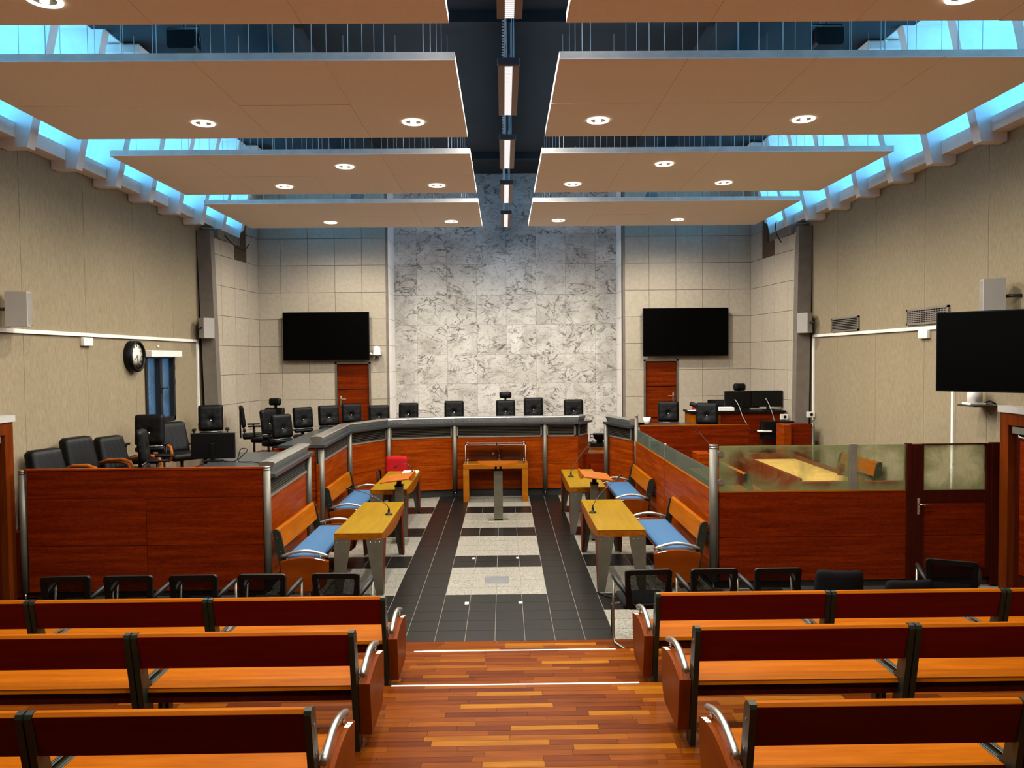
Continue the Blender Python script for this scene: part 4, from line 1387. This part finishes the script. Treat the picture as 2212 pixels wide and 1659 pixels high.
def make_mesh_chair():
    root = link('mesh_chair', None)
    # backrest frame: rounded loop leaning back
    def P(x, z): return (x, -0.20 - (z - 0.45) * 0.12, z)
    def loop(wt, wb, z0, z1, r):
        o = []
        for (cx, cz, a0) in ((wt - r, z1 - r, 0), (-wt + r, z1 - r, 90), (-wb + r, z0 + r, 180), (wb - r, z0 + r, 270)):
            for k in range(5):
                a = R(a0 + k * 22.5)
                o.append((cx + r * math.cos(a), cz + r * math.sin(a)))
        return o
    lo_, li_ = loop(0.222, 0.205, 0.43, 0.815, 0.035), loop(0.178, 0.150, 0.475, 0.768, 0.022)
    vs = []
    for dy in (-0.018, 0.018):
        for lp_ in (lo_, li_):
            for x, z in lp_:
                q = P(x, z)
                vs.append((q[0], q[1] + dy - 0.02 * (1 - (x / 0.222) ** 2), q[2]))
    fs = []
    for k in range(20):
        m = (k + 1) % 20
        fs += [(k, m, 20 + m, 20 + k), (40 + k, 60 + k, 60 + m, 40 + m), (k, 40 + k, 40 + m, m), (20 + k, 20 + m, 60 + m, 60 + k)]
    b = B(); b._add(vs, fs); b.build('backrest_frame', 'black_plastic', root)
    b = B()
    n = 8
    vs = [P(-0.185 + 0.37 * i / n, 0.455 + 0.335 * j / n) for j in range(n + 1) for i in range(n + 1)]
    vs = [(x, y - 0.02 * (1 - (x / 0.2) ** 2), z) for x, y, z in vs]
    b._add(vs, [(j * 9 + i, j * 9 + i + 1, (j + 1) * 9 + i + 1, (j + 1) * 9 + i) for j in range(n) for i in range(n)], True)
    b.build('backrest_mesh', 'mesh_cloth', root)
    B().rbox((-0.23, -0.20, 0.42), (0.23, 0.25, 0.475), 0.025, 3).build('seat', 'black_fabric', root)
    for s in (-1, 1):
        b = B().tube([(s * 0.19, -0.215, 0.55), (s * 0.215, -0.20, 0.60), (s * 0.235, -0.12, 0.625), (s * 0.255, 0.0, 0.645), (s * 0.265, 0.10, 0.66), (s * 0.26, 0.14, 0.63)], [0.018, 0.022, 0.026, 0.026, 0.022, 0.014], 8)
        b.build('armrest', 'black_plastic', root)
        t = B().tube([(s * 0.265, 0.11, 0.64), (s * 0.272, 0.10, 0.30), (s * 0.272, 0.09, 0.06), (s * 0.265, 0.06, 0.018), (s * 0.24, 0.0, 0.012), (s * 0.18, -0.15, 0.012)], 0.012, 8)
        t.tube([(s * 0.19, 0.0, 0.43), (s * 0.24, 0.35, 0.30), (s * 0.24, 0.38, 0.012)], 0.012, 8)
        t.build('leg_frame', 'steel', root)
    Bx((0.10, -0.246, 0.43), (0.15, -0.235, 0.46)).build('maker_tag', 'paper', root)
    return root
mc = make_mesh_chair(); um2 = []
G = 'black mesh chairs along the gallery front'
for (x, rz, lab) in ((-3.99, 4, 'leftmost black mesh chair in front of the left partition'), (-3.40, 2, 'second black mesh chair from the left in front of the left partition'),
                     (-2.79, 0, 'middle black mesh chair of the five left ones'), (-2.15, -1, 'black mesh chair before the right post of the left partition'), (-1.46, -2, 'black mesh chair nearest the aisle on the left'),
                     (1.44, 2, 'black mesh chair nearest the aisle on the right'), (2.06, 1, 'second black mesh chair from the aisle on the right'), (2.66, 1, 'third black mesh chair from the aisle on the right')):
    put(mc, um2, (x, 7.36, 0), R(rz), lab, G, 'chair')
put(mc, um2, (4.45, 7.42, 0.03), R(-24), 'turned black mesh chair before the dock door', G, 'chair')

def make_shell(w, h, label, loc, rz):
    root = thing('upholstered_chair', label, 'chair', loc, rz, 'black upholstered chairs')
    b = B(); b.M = Matrix.Translation((0, -0.22, h - 0.36)) @ Matrix.Rotation(R(8), 4, 'X')
    b.cushion(w, 0.36, 0.06, 0.06, None, 13, 11, 0.5, 0, -0.03, 0.08); b.build('backrest', 'black_fabric', root)
    B().rbox((-0.24, -0.22, 0.42), (0.24, 0.24, 0.49), 0.03, 3).build('seat', 'black_fabric', root)
    for s in (-1, 1):
        for y in (-0.2, 0.2):
            B().tube([(s * 0.2, y, 0.43), (s * 0.23, y * 1.15, 0.0)], 0.012, 6).build('leg', 'black_metal', root)
    return root
make_shell(0.47, 0.80, 'black upholstered chair with rounded back, fourth from the aisle on the right', (3.27, 7.38, 0), R(-6))
make_shell(0.49, 0.70, 'low black upholstered chair, fifth from the aisle on the right', (3.89, 7.38, 0), R(2))

# red fabric chair behind the far left table
def red_chair(loc, rz, label):
    root = thing('red_chair', label, 'chair', loc, rz, 'red fabric chairs')
    star_base(root)
    B().rbox((-0.23, -0.22, 0.42), (0.23, 0.23, 0.50), 0.035, 3).build('seat', 'red_fabric', root)
    b = B(); b.M = Matrix.Translation((0, -0.23, 0.58)) @ Matrix.Rotation(R(6), 4, 'X')
    b.cushion(0.43, 0.36, 0.08, 0.06, None, 13, 11); b.build('backrest', 'red_fabric', root)
    for s in (-1, 1):
        B().tube([(s * 0.2, -0.1, 0.44), (s * 0.27, -0.1, 0.50), (s * 0.28, -0.12, 0.68), (s * 0.28, 0.0, 0.70), (s * 0.28, 0.12, 0.69), (s * 0.27, 0.14, 0.52), (s * 0.2, 0.1, 0.44)], 0.018, 8).build('armrest', 'black_plastic', root)
red_chair((-1.98, 14.45, 0), R(175), 'red fabric chair at the head of the far left table')
red_chair((4.42, 16.35, PLAT), R(185), 'red fabric chair behind the rear counter, left of the monitors')

# ================================================================== SCREENS, SPEAKERS, FITTINGS
def tv(label, loc, rz, w, h, arm):
    root = thing('wall_screen', label, 'television', loc, rz, 'large black wall screens')
    B().rbox((-w / 2, -0.04, -h / 2), (w / 2, 0.02, h / 2), 0.006, 1).build('casing', 'black_plastic', root)
    Bx((-w / 2 + 0.012, -0.043, -h / 2 + 0.016), (w / 2 - 0.012, -0.040, h / 2 - 0.012)).build('screen', 'black_screen', root)
    if arm < 0.2:
        Bx((-0.3, 0.02, -0.2), (0.3, arm, 0.2)).build('wall_bracket', 'black_metal', root)
    else:
        B().tube([(0, 0.02, 0), (0, arm, 0)], 0.04, 8).build('swing_arm', 'black_metal', root)
tv('black wall screen above the left back door', (-3.775, 16.97, 3.31), 0, 1.89, 1.06, 0.125)
tv('black wall screen above the right back door', (4.13, 16.97, 3.335), 0, 1.89, 1.06, 0.125)
tv('large black screen on the right wall over the side door', (5.545, 8.18, 2.825), R(-46), 1.45, 0.89, 0.74)

def monitor(label, loc, rz, w=0.56, h=0.33, lift=0.10, grp='computer monitors'):
    root = thing('monitor', label, 'monitor', loc, rz, grp)
    B().rbox((-w / 2, -0.025, lift), (w / 2, 0.02, lift + h), 0.006, 1).build('casing', 'black_plastic', root)
    Bx((-w / 2 + 0.01, 0.020, lift + 0.014), (w / 2 - 0.01, 0.0225, lift + h - 0.01)).build('screen', 'black_screen', root)
    B().rbox((-0.03, -0.06, 0.01), (0.03, -0.026, lift + h * 0.6), 0.006, 1).build('neck', 'black_plastic', root)
    B().rbox((-0.12, -0.12, 0.0), (0.12, 0.06, 0.012), 0.004, 1).build('foot', 'black_plastic', root)
monitor('black monitor on the clerk desk, seen over the left partition', (-3.80, 10.35, 1.457), R(4), 0.575, 0.345, 0.03)
monitor('left black monitor on the rear counter', (4.96, 15.62, PLAT + 0.902), R(3), 0.72, 0.34, 0.04)
monitor('right black monitor on the rear counter', (5.46, 15.55, PLAT + 0.902), R(-4), 0.60, 0.33, 0.06)

def speaker(label, loc, rz, s=1.0, reach=0.0):
    root = thing('loudspeaker', label, 'loudspeaker', loc, rz, 'white wall loudspeakers')
    B().prism([(-0.11 * s, -0.10 * s), (-0.07 * s, 0.11 * s), (0.07 * s, 0.11 * s), (0.11 * s, -0.10 * s), (0.06 * s, -0.13 * s), (-0.06 * s, -0.13 * s)], 'z', -0.19 * s, 0.19 * s).build('cabinet', 'speaker_body', root)
    B().prism([(-0.10 * s, -0.107 * s), (-0.055 * s, -0.137 * s), (0.055 * s, -0.137 * s), (0.10 * s, -0.107 * s), (0.05 * s, -0.12 * s), (-0.05 * s, -0.12 * s)], 'z', -0.175 * s, 0.175 * s).build('grille', 'speaker_grille', root)
    B().tube([(0, 0.1 * s, 0.0), (0, 0.19 * s + reach, 0.0)], 0.02, 8).build('bracket', 'black_metal', root)
speaker('white loudspeaker at the left picture edge above the trunking', (-5.55, 9.06, 3.42), R(115), 1.06)
speaker('white loudspeaker on the left grey column', (-5.53, 14.70, 3.42), R(150))
speaker('white loudspeaker on the right grey column', (5.90, 14.72, 3.42), R(-150))
speaker('white loudspeaker above the large right screen', (5.86, 8.98, 3.47), R(-120), 1.06, 0.075)

# clock
ck = thing('wall_clock', 'round black wall clock with a cream face', 'clock', (XL, 12.17, 2.88))
B().lathe([(0.245, 0.0), (0.245, 0.12), (0.225, 0.135), (0.205, 0.12), (0.205, 0.09)], (0, 0, 0), 32, 'x', True, False).build('rim', 'black_plastic', ck)
B().lathe([(0.206, 0.095), (0.001, 0.097)], (0, 0, 0), 32, 'x').build('face', 'clock_face', ck)
for k in range(12):
    a = 2 * PI * k / 12
    b = B(); b.M = Matrix.Translation((0.098, 0, 0)) @ Matrix.Rotation(a, 4, 'X')
    b.box((0, -0.006, 0.145), (0.003, 0.006, 0.185)); b.build('hour_mark', 'black_plastic', ck)
for nm, a, l in (('hour_hand', 125, 0.09), ('minute_hand', 195, 0.14)):
    b = B(); b.M = Matrix.Translation((0.102, 0, 0)) @ Matrix.Rotation(R(a), 4, 'X')
    b.box((0, -0.005, -0.02), (0.003, 0.005, l)); b.build(nm, 'black_plastic', ck)

# roller blind box over the small window
rb = thing('blind_box', 'white roller blind box above the small left window', 'roller blind', (XL, 13.2, 2.93))
B().rbox((0.03, -0.60, -0.06), (0.14, 0.58, 0.05), 0.008, 1).build('cassette', 'white_plastic', rb)
Bx((0.0, -0.5, 0.0), (0.03, 0.5, 0.04)).build('bracket', 'brass_plate', rb)
B().lathe([(0.02, 0.0), (0.02, 0.03)], (0.0, -0.1, 0.12), 10, 'x').build('pull_hook', 'white_plastic', rb)

# cable trunking, wall lamps, vents, sockets
def trunk(label, parts):
    root = thing('cable_trunking', label, 'cable trunking', parts[0][0])
    o = Vector(parts[0][0])
    for a, c in parts:
        Bx([min(a[i], c[i]) - o[i] for i in range(3)], [max(a[i], c[i]) - o[i] for i in range(3)]).build('trunking_run', 'white_plastic', root)
trunk('white cable trunking along the left wall', [((XL + 0.003, 8.3, 3.155), (XL + 0.035, 14.80, 3.205)), ((XL + 0.003, 14.74, 1.6), (XL + 0.03, 14.80, 3.155))])
trunk('white cable trunking along the right wall', [((XR - 0.003, 9.0, 3.145), (XR - 0.035, 14.80, 3.195)), ((XR - 0.003, 14.74, 1.55), (XR - 0.03, 14.80, 3.145))])
trunk('white vertical cable trunking below the large right screen', [((XR, 10.13, 0.2), (XR - 0.03, 10.18, 3.14))])
def elamp(label, x, s, y, z):
    root = thing('emergency_lamp', label, 'emergency light', (x, y, z), 0, 'emergency lamps')
    xa, xb = sorted((0, s * 0.06))
    B().rbox((xa, -0.12, -0.06), (xb, 0.12, 0.06), 0.01).build('casing', 'white_plastic', root)
    xa, xb = sorted((s * 0.06, s * 0.064))
    B().rbox((xa, -0.05, -0.03), (xb, 0.05, 0.03), 0.001, 1).build('lens', 'led_green', root)
elamp('small white emergency lamp on the left wall trunking', XL, 1, 10.85, 3.082)
elamp('small white emergency lamp on the right wall trunking', XR, -1, 10.85, 3.082)
def vent(label, y0, y1, z0, z1, grid):
    root = thing('air_vent', label, 'air vent', (XR, (y0 + y1) / 2, (z0 + z1) / 2), 0, 'wall air vents')
    hy, hz = (y1 - y0) / 2, (z1 - z0) / 2
    Bx((-0.008, -hy, -hz), (0.0, hy, hz)).build('backing', 'black_plastic', root)
    b = B()
    for a, c in (((-0.03, -hy, -hz), (-0.008, -hy + 0.03, hz)), ((-0.03, hy - 0.03, -hz), (-0.008, hy, hz)), ((-0.03, -hy, -hz), (-0.008, hy, -hz + 0.03)), ((-0.03, -hy, hz - 0.03), (-0.008, hy, hz))):
        b.box(a, c)
    b.build('frame', 'column_paint', root)
    for k in range(6):
        z = -hz + 0.05 + k * (2 * hz - 0.09) / 5.5
        Bx((-0.024, -hy + 0.03, z - 0.006), (-0.010, hy - 0.03, z + 0.006)).build('blade', 'column_paint', root)
    if grid:
        for k in range(16):
            y = -hy + 0.06 + k * (2 * hy - 0.12) / 15
            Bx((-0.02, y - 0.008, -hz + 0.03), (-0.012, y + 0.008, hz - 0.03)).build('cross_blade', 'column_paint', root)
vent('dark louvred air vent on the right wall near the column', 12.89, 13.95, 3.21, 3.46, False)
vent('gridded air vent on the right wall partly behind the large screen', 10.27, 11.34, 3.225, 3.46, True)

# dome cameras
dc = thing('dome_camera', 'white dome camera on a bracket right of the left wall screen', 'camera', (-2.68, 16.98, 2.93))
B().lathe([(0.10, -0.045), (0.10, -0.03), (0.085, 0.0), (0.085, 0.08), (0.07, 0.13), (0.04, 0.155), (0.001, 0.16)], (0, 0, 0), 20).build('dome', 'white_plastic', dc)
B().lathe([(0.115, -0.065), (0.11, -0.046)], (0, 0, 0), 20).build('base', 'black_plastic', dc)
b = B().tube([(-0.1, 0, -0.02), (-0.18, 0.03, 0.0), (-0.2, 0.12, 0.0)], 0.03, 8); b.build('bracket', 'white_plastic', dc)
ds = thing('shelf_camera', 'white camera on a small black shelf below the large right screen', 'camera', (5.95, 9.45, 2.17))
Bx((-0.14, -0.20, -0.015), (0.15, 0.14, 0.0)).build('shelf', 'black_metal', ds)
B().lathe([(0.085, 0.03), (0.085, 0.13), (0.07, 0.19), (0.03, 0.21), (0.001, 0.212)], (-0.01, 0, 0), 18).build('dome', 'white_plastic', ds)
B().rbox((-0.12, -0.09, 0.0), (0.08, 0.09, 0.028), 0.005, 1).build('recorder', 'white_plastic', ds)
B().tube([(0.08, -0.02, 0.02), (0.12, -0.1, 0.05), (0.14, -0.17, 0.02)], 0.01, 6).build('cable', 'black_plastic', ds)

# microphones
def mic(label, loc, tip, bend=0.08):
    root = thing('gooseneck_microphone', label, 'microphone', loc, 0, 'gooseneck microphones')
    B().lathe([(0.05, 0.0), (0.045, 0.012), (0.018, 0.018), (0.014, 0.06), (0.008, 0.10)], (0, 0, 0), 16).build('mic_base', 'black_plastic', root)
    t = Vector(tip) - Vector(loc)
    pts = [(0, 0, 0.09), (t.x * 0.08, t.y * 0.08, 0.14)]
    for k in range(1, 8):
        u = k / 7
        pts.append((t.x * (0.08 + 0.92 * u), t.y * (0.08 + 0.92 * u), 0.14 + (t.z - 0.14) * (u ** 0.9) + bend * math.sin(PI * u)))
    B().tube(pts, 0.005, 6).build('gooseneck', 'black_metal', root)
    d = Vector(pts[-1]) - Vector(pts[-2]); d.normalize()
    B().tube([Vector(pts[-1]) - d * 0.01, Vector(pts[-1]) + d * 0.05], 0.010, 8).build('mic_head', 'black_plastic', root)
mic('black gooseneck microphone on the near left table', (-1.42, 10.10, 0.752), (-1.97, 10.3, 1.06), 0.03)
mic('black gooseneck microphone on the near right table', (1.27, 10.08, 0.752), (1.66, 10.35, 1.18), 0.02)
mic('black gooseneck microphone on the far right table', (1.25, 13.15, 0.752), (1.62, 13.3, 1.32), 0.02)
mic('black gooseneck microphone on the far left table', (-1.52, 13.55, 0.752), (-1.80, 13.6, 0.90), 0.06)
mic('black gooseneck microphone on the middle lectern tray', (0.02, 13.30, 1.02), (-0.02, 13.32, 1.30), 0.0)
mic('black gooseneck microphone on the bench left of the marble chairs', (-1.28, 15.85, 1.502), (-1.72, 15.9, 1.72), 0.05)
mic('short black microphone on the bench right of the headrest chair', (1.12, 15.95, 1.502), (1.03, 15.95, 1.72), 0.0)
mic('gooseneck microphone inside the right dock near its back wall', (3.72, 13.4, 1.12), (3.55, 13.6, 1.47), 0.0)
dkm = Bx((-0.35, -0.25, 0.0), (0.35, 0.25, 0.82))
tag(B().rbox((3.45, 13.2, 0.301), (4.0, 13.6, 1.12), 0.01, 1).build('dock_stand', 'wood_panel'), 'wood microphone stand inside the right dock behind its side glass', 'stand')
dkm.bm.free()

# things on the floor, tables and counter
fb = thing('floor_box', 'grey metal cover of a floor socket box in the pale granite', 'floor box', (0.0, 9.64, 0.0))
B().rbox((-0.148, -0.145, 0.0), (0.148, 0.145, 0.005), 0.002, 1).build('lid', 'lid_grey', fb)
for k, x in enumerate((-0.335, 0.28)):
    tag(Bx((x - 0.022, 8.68, 0.0005), (x + 0.022, 8.76, 0.0025)).build('floor_sticker', 'paper'), 'small white sticker on the dark floor, %s one' % ('left', 'right')[k], 'sticker', 'white floor stickers')
    tag(Bx((x + 0.0 - 0.015, 10.66, 0.0005), (x + 0.015, 10.73, 0.0025)).build('floor_mark', 'paper'), 'small pale mark on the dark tile row, %s one' % ('left', 'right')[k], 'sticker', 'pale floor marks')
tag(B().rbox((-1.72, 13.72, 0.7515), (-1.45, 13.95, 0.775), 0.003, 1).build('paper_stack', 'paper'), 'stack of white papers on the far left table', 'papers')
def papers(name, label, a, c, m='paper'):
    tag(B().rbox(a, c, 0.003, 1).build(name, m), label, 'papers')
zc = PLAT + 0.902
papers('paper_stack', 'white paper stack in front of the left monitor on the rear counter', (4.42, 15.32, zc), (4.72, 15.52, zc + 0.07))
papers('paper_sheet', 'white sheet at the left end of the rear counter', (3.84, 15.42, zc), (4.08, 15.6, zc + 0.006))
lp = thing('desk_device', 'dark tilted cylindrical device at the left end of the rear counter', 'device', (4.06, 15.66, zc + 0.004))
b = B().tube([(-0.14, 0, 0.13), (0.12, 0, 0.035)], 0.045, 12); b.build('tilted_body', 'black_plastic', lp)
B().rbox((-0.02, -0.06, 0.0), (0.16, 0.08, 0.03), 0.006, 1).build('base', 'black_plastic', lp)
lt = thing('open_laptop', 'black open laptop beside the red chair on the rear counter', 'laptop', (4.42, 15.74, zc))
B().rbox((-0.17, -0.12, 0.0), (0.17, 0.12, 0.018), 0.004, 1).build('keyboard_base', 'black_plastic', lt)
b = B(); b.M = Matrix.Translation((0, -0.12, 0.018)) @ Matrix.Rotation(R(12), 4, 'X')
b.rbox((-0.17, -0.008, 0), (0.17, 0.0, 0.2), 0.003, 1); b.build('lid', 'black_plastic', lt)
# white wastebin-like pot behind the right wing, black trophy bowl by the stairs
pt = thing('paper_cup', 'white cup on the bench wing beside the steel post', 'cup', (2.86, 14.75, 1.502))
B().lathe([(0.05, 0.0), (0.075, 0.13), (0.07, 0.13), (0.047, 0.006)], (0, 0, 0), 16).build('cup_body', 'paper', pt)
bw = thing('black_bowl', 'black bowl with two handles on a black stand at the stair top', 'bowl', (2.25, 17.2, PLAT + 0.006))
Bx((-0.22, -0.2, 0.0), (0.22, 0.2, 0.08)).build('stand', 'black_plastic', bw)
B().lathe([(0.07, 0.08), (0.07, 0.12), (0.13, 0.18), (0.15, 0.26), (0.16, 0.28), (0.14, 0.28)], (0, 0, 0), 20).build('bowl', 'black_plastic', bw)
for s in (-1, 1):
    B().tube([(s * 0.14, 0, 0.27), (s * 0.21, 0, 0.26), (s * 0.21, 0, 0.20), (s * 0.13, 0, 0.18)], 0.012, 6).build('bowl_handle', 'black_plastic', bw)
# rack with equipment and sockets by the right column
rk = thing('equipment_rack', 'black equipment rack with cables beside the red cabinet', 'equipment rack', (5.30, 14.95, PLAT))
for x in (-0.15, 0.25):
    Bx((x - 0.012, -0.012, 0.0), (x + 0.012, 0.012, 0.72)).build('upright', 'black_metal', rk)
B().rbox((-0.15, -0.1, 0.36), (0.45, 0.15, 0.72), 0.006, 1).build('device_box', 'black_plastic', rk)
Bx((-0.26, -0.14, 0.50), (0.02, 0.12, 0.52)).build('shelf', 'black_plastic', rk)
B().rbox((-0.24, -0.13, 0.521), (0.0, 0.02, 0.545), 0.003, 1).build('white_unit', 'paper', rk)
def sock(label, loc):
    root = thing('wall_socket', label, 'socket', loc, 0, 'white sockets by the right column')
    B().rbox((-0.08, -0.03, -0.055), (0.08, 0.0, 0.055), 0.006, 1).build('cover', 'white_plastic', root)
    B().lathe([(0.03, -0.034), (0.03, -0.03)], (0.01, 0, 0), 12, 'y').build('outlet', 'black_plastic', root)
sock('white socket on the cable trunking at the right column foot', (6.0, 14.70, 1.66))
sock('white socket with a black plug above the equipment rack', (5.68, 15.22, 1.58))
def cable(label, pts, m='grey_plastic', r=0.006):
    P = [Vector(p) for p in pts]
    fine = []
    for i in range(len(P) - 1):
        p0, p1, p2, p3 = P[max(i - 1, 0)], P[i], P[i + 1], P[min(i + 2, len(P) - 1)]
        for k in range(6):
            t = k / 6
            fine.append(0.5 * ((2 * p1) + (-p0 + p2) * t + (2 * p0 - 5 * p1 + 4 * p2 - p3) * t * t + (-p0 + 3 * p1 - 3 * p2 + p3) * t ** 3))
    fine.append(P[-1])
    tag(B().tube(fine, r, 6).build('cable', m), label, 'cable')
cable('pale cable hanging from the left rear monitor', [(4.80, 15.56, 1.92), (4.82, 15.35, 1.80), (4.86, 15.24, 1.6), (4.98, 15.2, 1.35)])
cable('pale cable hanging from the right rear monitor', [(5.40, 15.48, 1.94), (5.42, 15.3, 1.80), (5.47, 15.22, 1.58), (5.52, 15.2, 1.28)])
cable('black cable looping beside the jury monitor', [(-3.70, 10.3, 1.465), (-3.45, 10.2, 1.47), (-3.40, 10.25, 1.62), (-3.32, 10.28, 1.60), (-3.42, 10.2, 1.47), (-3.2, 10.1, 1.468), (-3.0, 9.9, 1.468)], 'black_plastic')
cable('black cable hanging from the left clerestory', [(-5.45, 15.4, 5.45), (-5.40, 15.42, 5.3), (-5.30, 15.5, 5.15), (-5.2, 15.9, 5.05), (-5.15, 16.1, 5.2)], 'black_plastic', 0.01)
cable('black cable hanging from the right clerestory', [(5.62, 15.5, 5.5), (5.58, 15.45, 5.38), (5.60, 15.4, 5.2), (5.68, 15.38, 5.05)], 'black_plastic', 0.01)
cable('black cable on the floor behind the near right table', [(1.2, 9.05, 0.008), (1.35, 8.85, 0.008), (1.7, 8.8, 0.008), (2.1, 8.7, 0.008), (2.4, 8.9, 0.008)], 'black_plastic', 0.008)
